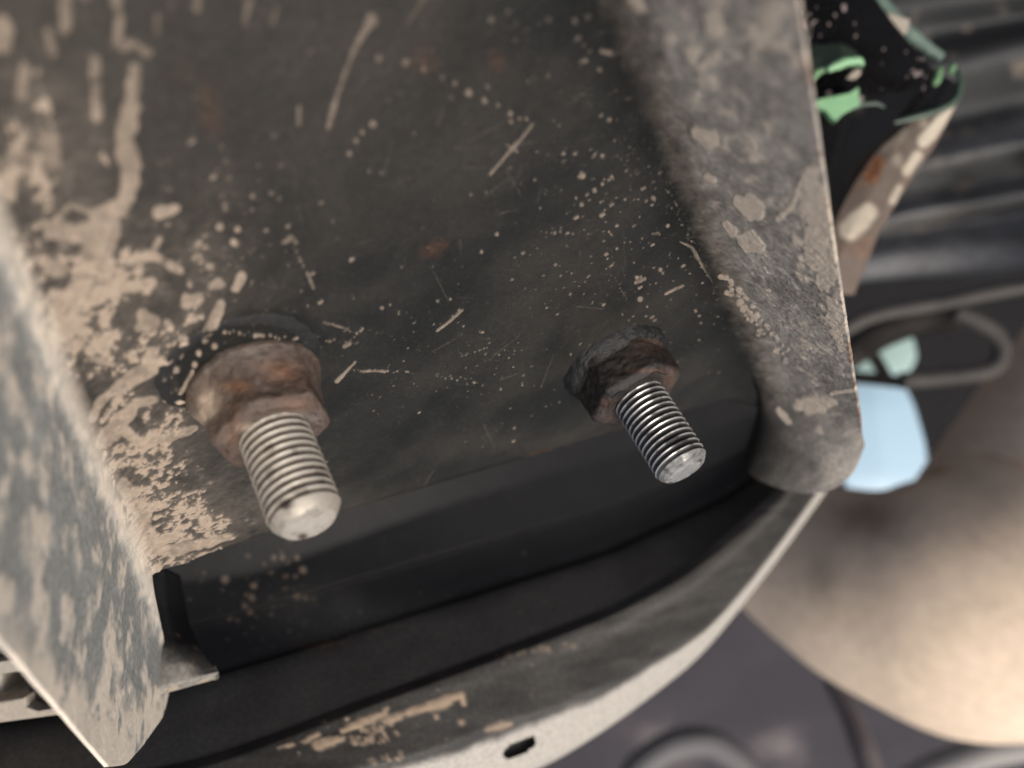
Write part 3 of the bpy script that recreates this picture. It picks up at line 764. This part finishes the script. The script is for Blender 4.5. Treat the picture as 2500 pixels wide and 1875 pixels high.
rows = [
    ([(-250, 1420), (350, 1270), (870, 1130), (1350, 960), (1800, 830), (2000, 760)], 62),
    ([(-250, 1560), (300, 1440), (640, 1400), (1100, 1230), (1500, 1110), (1780, 1040), (1960, 960)], 62),
    ([(-250, 1690), (300, 1570), (640, 1480), (1100, 1345), (1500, 1235), (1760, 1130), (1970, 1010)], 58),
    ([(-250, 1694), (300, 1575), (640, 1486), (1100, 1351), (1500, 1241), (1762, 1136), (1972, 1014)], 61),
    ([(-250, 1800), (300, 1708), (530, 1645), (800, 1563), (1100, 1468), (1480, 1350), (1780, 1210), (1976, 1040)], 56),
    ([(-250, 1804), (300, 1714), (530, 1651), (800, 1569), (1100, 1474), (1482, 1355), (1782, 1215), (1978, 1044)], 49),
    ([(-250, 1990), (100, 1935), (500, 1850), (676, 1788), (875, 1711), (1088, 1634), (1268, 1566), (1500, 1478), (1659, 1392), (1800, 1279), (1905, 1190), (1985, 1080)], 22),
    ([(-250, 2010), (100, 1955), (500, 1872), (690, 1806), (890, 1728), (1100, 1652), (1275, 1588), (1500, 1503), (1668, 1415), (1808, 1306), (1912, 1215), (1990, 1100)], 16),
    ([(-250, 2140), (200, 2080), (600, 1960), (800, 1900), (1026, 1845), (1252, 1758), (1478, 1678), (1614, 1602), (1704, 1550), (1800, 1456), (1900, 1330), (2010, 1180)], 8),
    ([(-250, 2290), (200, 2230), (700, 2090), (1000, 1980), (1333, 1862), (1478, 1775), (1614, 1674), (1704, 1602), (1800, 1488), (1905, 1352), (2016, 1196)], 22),
    ([(-250, 2300), (200, 2240), (700, 2100), (1000, 1990), (1333, 1872), (1478, 1783), (1614, 1682), (1706, 1608), (1802, 1493), (1907, 1356), (2018, 1199)], 40),
]
GB = loft(rows, 420, 22, 2)
NB = grid_normals(GB)
if NB[len(NB) // 2, 200, 2] < 0: NB = -NB
bx, by = proj(GB)
bm = blank()
stroke(bm, [(835, 1785, 5), (880, 1765, 9), (935, 1745, 8), (948, 1725, 3)], 0.95, 0.5); stroke(bm, [(940, 1762, 8), (1010, 1735, 10), (1070, 1718, 11), (1125, 1700, 8), (1130, 1718, 6)], 0.9, 0.7, 0.8)
stroke(bm, [(775, 1818, 12), (810, 1808, 12), (838, 1802, 5)], 1.0, 0.4); stroke(bm, [(680, 1825, 4), (715, 1818, 6)], 0.9); stroke(bm, [(740, 1812, 4), (775, 1793, 7)], 0.9)
stroke(bm, [(1190, 1780, 6), (1230, 1770, 9), (1250, 1768, 5)], 0.5, 1.0); chain(bm, 870, 1800, 960, 1780, 5, 60, 0.8, 24); chain(bm, 900, 1860, 990, 1840, 4, 30, 0.6, 12)
dots(bm, [(846, 1755, 5), (730, 1838, 4), (868, 1815, 5), (1065, 1750, 5), (1125, 1762, 9), (790, 1763, 4)], 0.8)
chain(bm, 1240, 1600, 1400, 1575, 8, 9, 0.35, 6); chain(bm, 760, 1580, 1000, 1520, 4, 30, 0.25, 10)
dots(bm, [(1270, 1495, 4), (1330, 1467, 4), (1280, 1350, 4), (745, 1460, 7), (668, 1362, 6), (690, 1360, 6), (725, 1362, 6), (740, 1392, 8), (620, 1430, 8), (550, 1415, 8), (615, 1460, 7), (610, 1495, 7), (598, 1480, 6), (725, 1457, 9), (560, 1510, 5), (580, 1515, 4)], 0.3)
specks(bm, 60, 650, 1450, 110, 70, 1.5, 4.0, 0.12, 0.35); specks(bm, 110, 900, 1600, 350, 120, 1.2, 2.6, 0.1, 0.35)
mB = np.clip(sample(bm, bx, by) * (0.6 + 0.8 * fbm(GB / 1.2, 3)), 0, 1) * ((bx > 0) & (bx < 2499) & (by > 0) & (by < 1874))
rown = np.linspace(0, len(rows) - 1, GB.shape[0])[:, None] * np.ones((1, GB.shape[1]))
nB = fbm(GB / 14.0 + 3, 4); nBf = fbm(GB * np.array((1 / 12.0, 1 / 2.0, 1 / 12.0)) + 31, 4)
dustLightB = 0.22 * sstep(4.7, 5.3, rown) * (1 - sstep(5.95, 6.1, rown)) * (0.6 + 0.8 * nB) * sstep(1900, 1300, bx) + 0.05 * sstep(4.9, 5.4, rown) * (1 - sstep(5.9, 6.1, rown)) + 0.05 * sstep(5.0, 5.4, rown) * nB + 0.16 * sstep(5.9, 6.3, rown) * nBf + 0.10 * np.exp(-((rown - 7.22) / 0.09) ** 2) * sstep(900, 1400, bx) + 0.85 * sstep(8.08, 8.30, rown + (nB - 0.5) * 0.3) + 0.10 * np.exp(-((rown - 3.9) / 0.15) ** 2) * nB  # underside dust, plus slab light and rim and seam highlights painted in
dustLightB = dustLightB + 0.22 * np.exp(-((bx - 830) / 170) ** 2 - ((by - 1500) / 60) ** 2) * nB  # soft glow along the seam painted in as a pale spot
hole = (((bx - 1268) * 0.878 - (by - 1826) * 0.478) / 42) ** 2 + (((bx - 1268) * 0.478 + (by - 1826) * 0.878) / 15) ** 2
pit = 1 - sstep(0.8, 1.15, hole)
dustLightB = dustLightB * (1 - pit)
GB2 = GB + NB * ((0.25 * mB + 0.25 * (nB - 0.5)))[..., None]
holed = hole < 1.0
beam = thing('crossmember', at(1000, 1650, 215), 'smooth black crossmember with stepped face and dusty rolled lower rim below the bracket', 'crossmember')
cutB = 22 * 6
sub = lambda a_, s_: a_[s_]
for nm, sl, ed in (('beam_face', slice(0, cutB + 1), (1, 0, 1, 1)), ('rolled_rim', slice(cutB, None), (0, 1, 1, 1))):
    o = grid(nm, GB2[sl], M_BEAM, beam, {'mud': mB[sl], 'dust': np.clip(dustLightB[sl], 0, 1), 'rust': 0.4 * np.exp(-((bx[sl] - 780) / 60) ** 2 - ((by[sl] - 1575) / 14) ** 2) * nB[sl]}, thick=5.0, N=NB[sl], step=6, edges=ed, drop=holed[sl])

# ------------------------------------------------------------------ solid helpers for small pieces
def slab(name, outline, z, thick, mat, parent=None, attrs=None, bev=0.8, dish=None):
    """an outline given by view points at one or several depths, extruded away from the viewer with a rounded front edge"""
    pts = [at(x, y, z if np.isscalar(z) else zz) for (x, y), zz in zip(outline, z if not np.isscalar(z) else [z] * len(outline))]
    P = np.array(pts); c = P.mean(0)
    nn = np.zeros(3)
    for i in range(len(P)): nn += np.cross(P[i] - c, P[(i + 1) % len(P)] - c)
    nn = nrm(nn)
    if nn[2] < 0: nn = -nn; P = P[::-1]
    d = nrm(c - P)
    rings = [P + d * bev, P + d * bev * 0.3 - nn * bev * 0.3, P - nn * bev, P - nn * thick]
    V = np.concatenate(rings); k = len(P)
    f = [list(range(k))]
    for r in range(3):
        for i in range(k): f.append([r * k + i, r * k + k + i, r * k + k + (i + 1) % k, r * k + (i + 1) % k])
    f.append(list(range(3 * k, 4 * k))[::-1])
    nv = len(V)
    A = {'mud': np.zeros(nv), 'dust': np.zeros(nv), 'rust': np.zeros(nv)}
    if attrs: 
        for kk, vv in attrs.items(): A[kk] = np.full(nv, vv)
    return polys(name, V, f, mat, parent, A, smooth=False)
def surf(name, rows, n, sub, mat, parent=None, attrf=None, thick=1.5, smooth=3):
    """rows of (px, py, depth) polylines lofted"""
    R = []
    for pts in rows:
        P = resample(np.array(pts, float), n); R.append(ray_grid(P[:, 0], P[:, 1], P[:, 2]))
    out = []
    for a_, b_ in zip(R[:-1], R[1:]):
        for s in np.linspace(0, 1, sub, endpoint=False): out.append(a_ * (1 - s) + b_ * s)
    out.append(R[-1]); out = np.array(out)
    for _ in range(smooth): out[1:-1] = 0.25 * out[:-2] + 0.5 * out[1:-1] + 0.25 * out[2:]
    N = grid_normals(out)
    if N[out.shape[0] // 2, n // 2] @ np.array((0, 0, 1.0)) < 0: N = -N
    x, y = proj(out)
    A = attrf(x, y, out) if attrf else {}
    for k in ('mud', 'dust', 'rust'):
        if k not in A: A[k] = np.zeros_like(x)
        A[k] = np.clip(A[k] * np.ones_like(x), 0, 1)
    return grid(name, out, mat, parent, A, thick=thick, N=N, step=3)

# curved tab tucked behind the left flange
tab = surf('curved_tab', [
    [(300, 1400, 205), (400, 1385, 214), (440, 1405, 226)],
    [(300, 1480, 203), (410, 1480, 212), (462, 1520, 225)],
    [(300, 1580, 200), (430, 1560, 208), (490, 1588, 219)],
    [(300, 1660, 199), (445, 1615, 203), (522, 1632, 212)],
    [(300, 1700, 197), (440, 1668, 201), (533, 1640, 208)],
    [(300, 1722, 200), (440, 1683, 204), (534, 1656, 211)]], 60, 12, M_BEAM, None,
    lambda x, y, g: {'dust': 0.0 + 0.55 * sstep(1565, 1640, y + 50 * (fbm(g / 6.0, 3) - 0.5)) * (0.6 + 0.6 * fbm(g / 1.5, 3)), 'mud': 0.6 * sstep(0.6, 0.7, fbm(g / 2.5 + 4, 4)) * sstep(1500, 1650, y)}, 2.0)  # shade at the top and lit lower edge painted through the dust
tag(tab, 'small curved black tab with a dusty lower edge coloured as lit beside the left flange tip', 'tab')

# pale plastic clip at the lower left
clip = thing('plastic_clip', at(40, 1690, 215), 'dust coated pale plastic clip with a square slot at lower left', 'clip')
slab('clip_base', [(-160, 1722), (-20, 1705), (0, 1712), (62, 1702), (66, 1725), (100, 1738), (150, 1728), (170, 1742), (-160, 1786)], 210, 14, M_CREAM, clip, {'dust': 0.6, 'mud': 0.35})
slab('clip_rib', [(-160, 1640), (60, 1606), (75, 1636), (-160, 1668)], 212, 10, M_CREAM, clip, {'dust': 0.35})
slab('clip_rib', [(-160, 1588), (-160, 1560), (10, 1535), (45, 1588), (-10, 1602)], 216, 10, M_CREAM, clip, {'dust': 0.3, 'mud': 0.3})
slab('clip_post', [(-160, 1660), (4, 1643), (8, 1715), (-160, 1735)], 214, 10, M_CREAM, clip, {'dust': 0.3})
slab('clip_wedge', [(62, 1632), (96, 1622), (128, 1690), (150, 1722), (100, 1736), (70, 1700)], 214, 8, M_DARK, clip, {'dust': 0.12})
slab('slot_back', [(-170, 1570), (90, 1540), (140, 1740), (-170, 1760)], 236, 6, M_DARK, clip)

# ------------------------------------------------------------------ behind the right flange
blk = thing('gloss_black_bracket', at(2090, 180, 300), 'gloss black painted bracket with green glints painted along its edges behind the right flange', 'bracket')
surf('bracket_face', [
    [(1760, -120, 310), (1950, -120, 306), (2080, -90, 304)],
    [(1780, 20, 306), (1980, 20, 302), (2168, 40, 306)],
    [(1800, 150, 304), (2060, 150, 300), (2270, 165, 312)],
    [(1830, 230, 304), (2120, 235, 300), (2338, 205, 322)],
    [(1850, 330, 306), (2060, 330, 303), (2325, 262, 325)],
    [(1880, 460, 308), (2020, 470, 305), (2190, 330, 322)],
    [(1900, 720, 312), (1990, 700, 309), (2110, 440, 322)]], 90, 16, M_GLOSS, blk, None, 3.0, 6)
def ridge(name, pts, mat, z, r, parent, n=40):
    P = [at(x, y, z) for x, y in pts]
    rad = [r] * len(P); rad[0] *= 0.5; rad[-1] *= 0.5
    o_ = tube(name, P, rad, mat, parent, 14, n, attrs=lambda g: {k: np.zeros(g.shape[:2]) for k in ('mud', 'dust', 'rust')}, wob=0.5)
    return o_
surf('slot_lip', [
    [(1930, 128, 296), (1990, 108, 296), (2050, 104, 296), (2085, 120, 298)],
    [(1935, 160, 290), (1990, 140, 289), (2055, 130, 289), (2100, 140, 292)],
    [(1945, 215, 288), (1985, 175, 286), (2040, 152, 286), (2106, 152, 289)],
    [(1950, 224, 291), (1990, 186, 290), (2044, 163, 290), (2108, 170, 293)]], 60, 8, M_DKGREEN, blk, None, 1.0, 2)
for pts, r in (([(2020, 172), (2040, 160), (2068, 150), (2098, 147), (2106, 160)], 1.5), ([(1983, 196), (1992, 180), (2012, 170)], 1.3), ([(1953, 212), (1962, 205)], 1.0), ([(2296, 165), (2288, 192), (2280, 208)], 1.6), ([(2318, 178), (2328, 160)], 2.2)):
    ridge('green_streak', pts, M_GREEN2 if pts[0][0] > 2200 or pts[0][0] < 1990 else M_GREEN, 284 if pts[0][0] < 2200 else 306, r, blk)  # green glints along the lip painted in as raised streaks
slab('green_patch', [(1968, 253), (2005, 240), (2040, 233), (2075, 226), (2098, 212), (2097, 235), (2102, 254), (2066, 272), (2050, 285), (2041, 296), (2028, 285), (2014, 268), (1995, 260)], 294, 3, M_GREEN, blk, None, 0.4)  # raised green slab standing in for green seen through a hole
slab('mud_patch', [(2082, 172), (2100, 165), (2104, 178), (2092, 190), (2070, 188)], 290, 2, M_CREAM, blk, {'dust': 0.4, 'mud': 0.5}, 0.6)
ridge('rim_edge', [(2338, 170), (2346, 205), (2336, 243), (2300, 268), (2240, 285), (2180, 300)], M_DKGREEN, 314, 1.4, blk, 50)
ridge('rim_edge', [(2042, 292), (2062, 268), (2100, 255), (2140, 252), (2160, 262)], M_DKGREEN, 298, 0.8, blk, 40)
ridge('rim_edge', [(2110, -40), (2150, 10), (2210, 80), (2300, 140)], plain('grey green paint', (0.10, 0.15, 0.12), 0.6), 322, 3.0, blk, 40)
slab('mud_patch', [(2165, 28), (2200, 38), (2224, 46), (2218, 76), (2205, 80), (2175, 55)], 316, 3, M_CREAM, blk, {'dust': 0.5, 'mud': 0.3}, 1.0)
# dried specks on the gloss paint
V = []; Fs = []; 
for _ in range(70):
    if random.random() < 0.55: x, y = random.gauss(1960, 30), random.gauss(65, 30)
    elif random.random() < 0.5: x, y = random.gauss(2245, 22), random.gauss(165, 30)
    else: x, y = random.uniform(1930, 2200), random.uniform(10, 250)
    r = random.choice((2, 3, 3, 4, 6, 8)) * (300 / F); c = at(x, y, 297.5)
    k = len(V); m = 7
    for i in range(m):
        an = 2 * math.pi * i / m
        V.append(c + np.array((math.cos(an) * r * random.uniform(0.6, 1.1), math.sin(an) * r * random.uniform(0.8, 1.5), -0.6)))
    V.append(c + np.array((0, 0, 0.4)))
    for i in range(m): Fs.append([k + i, k + (i + 1) % m, k + m])
o = polys('mud_specks', V, Fs, plain('pinkish dust specks', (0.20, 0.16, 0.15), 0.9), blk); o['kind'] = 'stuff'

sm = blank(); so = blank()
stroke(sm, [(2075, 560, 26), (2105, 535, 26), (2120, 520, 22)], 1.0, 0.4, 0.2); stroke(sm, [(2330, 255, 5), (2295, 300, 14), (2255, 345, 16)], 1.0, 0.4, 0.2); stroke(sm, [(2240, 380, 12), (2215, 415, 14)], 0.9, 0.5, 0.3)
stroke(sm, [(2160, 350, 20), (2200, 320, 16)], 0.4, 1.0); stroke(sm, [(2195, 460, 8), (2180, 490, 9)], 0.7, 0.6); stroke(sm, [(2255, 300, 10)], 0.6, 0.6); stroke(sm, [(2190, 390, 14)], 0.4, 1.0)
stroke(so, [(2145, 395, 15), (2130, 430, 18)], 0.9, 0.8)
def strip_attr(x, y, g):
    return {'mud': sample(sm, x, y), 'rust': 0.25 * sstep(0.45, 0.7, fbm(g / 8.0, 4)) + sample(so, x, y), 'dust': 0.5 * fbm(g / 6.0 + 8, 3)}
strip = surf('rusty_strip', [
    [(2175, 292, 322), (2115, 370, 318), (2060, 460, 314), (2018, 535, 312), (1960, 720, 312)],
    [(2230, 285, 318), (2160, 400, 314), (2080, 560, 309), (2010, 720, 309)],
    [(2300, 268, 318), (2220, 400, 315), (2140, 550, 311), (2060, 720, 311)],
    [(2338, 248, 326), (2282, 358, 322), (2222, 440, 320), (2150, 560, 318), (2085, 720, 318)]], 90, 14, M_BROWN, None, strip_attr, 3.0, 4)
tag(strip, 'brown rusty steel strip with cream mud blots slanting down beside the gloss black bracket', 'strip')
strip_mats = None

shield = surf('ribbed_heat_shield', [
    [(2000, -150, 704), (2300, -170, 688), (2700, -190, 672)],
    [(2000, 30, 696), (2300, 0, 678), (2700, -40, 656)],
    [(2000, 150, 713), (2300, 80, 704), (2700, 10, 688)],
    [(2050, 210, 691), (2300, 150, 678), (2700, 60, 656)],
    [(2050, 330, 716), (2300, 300, 710), (2700, 200, 697)],
    [(2050, 420, 704), (2280, 355, 694), (2700, 255, 678)],
    [(2050, 470, 678), (2260, 400, 665), (2700, 310, 646)],
    [(2050, 540, 716), (2240, 480, 710), (2700, 390, 704)],
    [(2050, 570, 681), (2200, 525, 668), (2700, 440, 649)],
    [(2050, 600, 713), (2180, 568, 704), (2700, 500, 697)],
    [(2040, 640, 684), (2180, 615, 672), (2700, 575, 656)],
    [(2040, 685, 681), (2200, 668, 672), (2700, 640, 656)],
    [(2040, 694, 704), (2200, 680, 697), (2700, 655, 688)]], 80, 10, M_SHIELD, None,
    lambda x, y, g: {'dust': np.clip(0.06 + 0.8 * (fbm(g / 35.0, 4) - 0.38), 0, 1) * sstep(60, 420, y) + 0.36 * sstep(380, 560, y) + 0.35 * np.exp(-((y - 660) / 40) ** 2) + 0.45 * np.exp(-(((y - 375) + (x - 2280) * 0.27) / 26) ** 2) - 0.2 * sstep(330, 60, y), 'mud': 0.4 * sstep(0.62, 0.72, fbm(g / 18.0 + 7, 3))}, 2.0, 9)
tag(shield, 'dull grey ribbed heat shield at the upper right, out of focus', 'heat shield')

dk = surf('dark_void_sheet', [
    [(1700, 480, 1250), (2200, 480, 1250), (2900, 480, 1250)],
    [(1700, 900, 1250), (2200, 900, 1250), (2900, 900, 1250)],
    [(1700, 1330, 1250), (2200, 1330, 1250), (2900, 1330, 1250)]], 20, 4, M_DARK, None, None, 10.0, 0)  # black sheet put in for the dark void between the hoses
tag(dk, 'flat black sheet filling the dark void far behind the hoses on the right', 'panel')
def zattr(g): return {'mud': np.zeros(g.shape[:2]), 'dust': 0.15 * fbm(g / 20.0, 3), 'rust': np.zeros(g.shape[:2])}
h1 = tube('rubber_hose', [at(x, y, 520) for x, y in ((1980, 860), (2060, 805), (2120, 772), (2190, 757), (2290, 742), (2430, 712), (2560, 690))], [4.3] * 7, M_TUBE, None, 20, 60, zattr)
tag(h1, 'upper grey rubber hose arching across the dark gap', 'hose', 'grey hoses in the dark gap')
h2 = tube('rubber_hose', [at(x, y, 560) for x, y in ((2330, 760), (2400, 790), (2440, 820), (2452, 870), (2425, 905), (2340, 918), (2250, 925), (2200, 930))], [5.5] * 8, M_TUBE, None, 20, 70, zattr)
tag(h2, 'lower grey rubber hose bent into a hook, right of the pale blue sheet', 'hose', 'grey hoses in the dark gap')
M_BLUE, nt, b = mat_new('pale blue sky colour')  # coloured sheet added in place of sky seen through the gap
tl = attr(nt, 'teal'); c = mix(nt, tl, (0.39, 0.56, 0.69), (0.42, 0.58, 0.54)); nt.links.new(c, b.inputs['Base Color']); b.inputs['Roughness'].default_value = 0.35
bl_ = surf('sky_sheet', [
    [(2030, 850, 900), (2140, 815, 900), (2222, 800, 900)],
    [(2030, 900, 898), (2150, 880, 898), (2240, 872, 900)],
    [(2030, 950, 896), (2130, 940, 896), (2205, 935, 900)],
    [(2030, 1000, 896), (2140, 990, 894), (2232, 990, 900)],
    [(2040, 1090, 896), (2150, 1085, 894), (2258, 1080, 900)],
    [(2060, 1170, 896), (2160, 1165, 894), (2268, 1160, 900)],
    [(2100, 1290, 900), (2180, 1290, 900), (2262, 1290, 902)]], 40, 8, M_BLUE, None,
    lambda x, y, g: {'teal': sstep(960, 890, y)}, 4.0, 2)
tag(bl_, 'pale blue and teal sheet standing in for sky beside the right flange tip', 'panel')
for pts, lab in (([(2100, 830), (2140, 880), (2170, 935)], 'short black upright bar crossing the pale blue sheet'), ([(2030, 918), (2120, 924), (2230, 936)], 'black level bar crossing the pale blue sheet')):
    o = tube('black_bar', [at(x, y, 640) for x, y in pts], [4.6] * 3, M_DARK, None, 12, 20, zattr); tag(o, lab, 'bar')
o = tube('black_hose', [at(x, y, 600) for x, y in ((1990, 945), (2080, 860), (2150, 815), (2230, 785), (2330, 770))], [10] * 5, M_DARK, None, 16, 40, zattr); tag(o, 'thick black hose arching over the pale blue sheet', 'hose')

# sandy exhaust elbow
CB = (2270, 1150)
pz = [(1790, 1255, 400, 145), (1950, 1362, 372, 190), (2120, 1440, 350, 245), (2270, 1465, 338, 305)]
pz += [(CB[0] + rb * math.cos(math.radians(q)), CB[1] + rb * math.sin(math.radians(q)), z, r) for q, rb, z, r in ((75, 335, 336, 325), (60, 350, 338, 338), (48, 357, 344, 344), (36, 360, 348, 346))]
pz += [(2704, 1161, 356, 346), (2900, 890, 368, 346), (3060, 668, 380, 346)]
pz = [(x, y, z * 1.7, r) for x, y, z, r in pz]
def pipe_attr(g):
    x, y = proj(g); n = fbm(g / 26.0 + 2, 4); n2 = fbm(g / 9.0 + 5, 4)
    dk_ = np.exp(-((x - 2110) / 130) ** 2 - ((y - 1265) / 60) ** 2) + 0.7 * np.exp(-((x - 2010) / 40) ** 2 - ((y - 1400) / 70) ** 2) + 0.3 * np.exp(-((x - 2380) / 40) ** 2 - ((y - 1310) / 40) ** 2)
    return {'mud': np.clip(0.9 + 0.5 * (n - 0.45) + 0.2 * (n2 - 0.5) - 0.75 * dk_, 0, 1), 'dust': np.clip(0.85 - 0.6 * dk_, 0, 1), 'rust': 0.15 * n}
pipe = tube('exhaust_elbow', [at(x, y, z) for x, y, z, r in pz], [r * z / F for x, y, z, r in pz], M_PIPE, None, 96, 120, pipe_attr, wob=0.04)
tag(pipe, 'large sand coated exhaust elbow curving at the lower right, out of focus', 'exhaust pipe')

o = tube('pale_hose', [at(x, y, 1000) for x, y in ((1490, 1980), (1560, 1870), (1640, 1815), (1730, 1805), (1810, 1860), (1860, 1960))], [16] * 6, plain('pale dusty hose', (0.12, 0.115, 0.115), 0.7), None, 18, 60, zattr)
tag(o, 'pale dusty hose looping up at the bottom edge, out of focus', 'hose')
o = tube('muddy_rod', [at(x, y, z) for x, y, z in ((2030, 1660, 760), (2075, 1740, 740), (2110, 1830, 720), (2150, 1960, 700))], [8, 9, 10, 10], plain('mauve brown rod', (0.13, 0.11, 0.11), 0.7), None, 16, 40, zattr)
tag(o, 'dull mauve rod standing below the exhaust elbow', 'rod')
o = tube('pale_pipe', [at(x, y, z) for x, y, z in ((2130, 1960, 900), (2280, 1880, 880), (2400, 1835, 860), (2650, 1790, 840))], [14, 15, 15, 15], plain('pale dusty pipe', (0.30, 0.28, 0.26), 0.7), None, 18, 40, zattr)
tag(o, 'pale blurred pipe under the exhaust elbow at the lower right corner', 'pipe')
# ------------------------------------------------------------------ the ground far below
gm, nt, b = mat_new('dark mauve gravel ground')
n1 = noise(nt, 2.0, 4, 0.55); n2 = noise(nt, 30, 4, 0.6)
c = ramp(nt, n1, [(0.42, (0.014, 0.012, 0.016)), (0.55, (0.024, 0.020, 0.025)), (0.64, (0.10, 0.085, 0.085)), (0.74, (0.28, 0.25, 0.23))])
c = mix(nt, math_(nt, 'MULTIPLY', n2, 0.5), c, (0.05, 0.045, 0.05))
nt.links.new(c, b.inputs['Base Color']); b.inputs['Roughness'].default_value = 0.9
bump(nt, b, n2, 0.5, 0.01)
nn = 40; gx = np.linspace(-1, 1, nn); gx = np.sign(gx) * np.abs(gx) ** 2 * 60.0
vx, vy = np.meshgrid(gx, gx)
me = bpy.data.meshes.new('ground')
vs = [(float(x), float(y), 0.0) for x, y in zip(vx.ravel(), vy.ravel())]
me.from_pydata(vs, [], [tuple(int(i) for i in q) for q in quads(nn, nn)]); me.update(); me.materials.append(gm)
g = bpy.data.objects.new('ground', me); C.objects.link(g); g['kind'] = 'structure'
g['label'] = 'dark mauve gravel ground with pale patches far below'
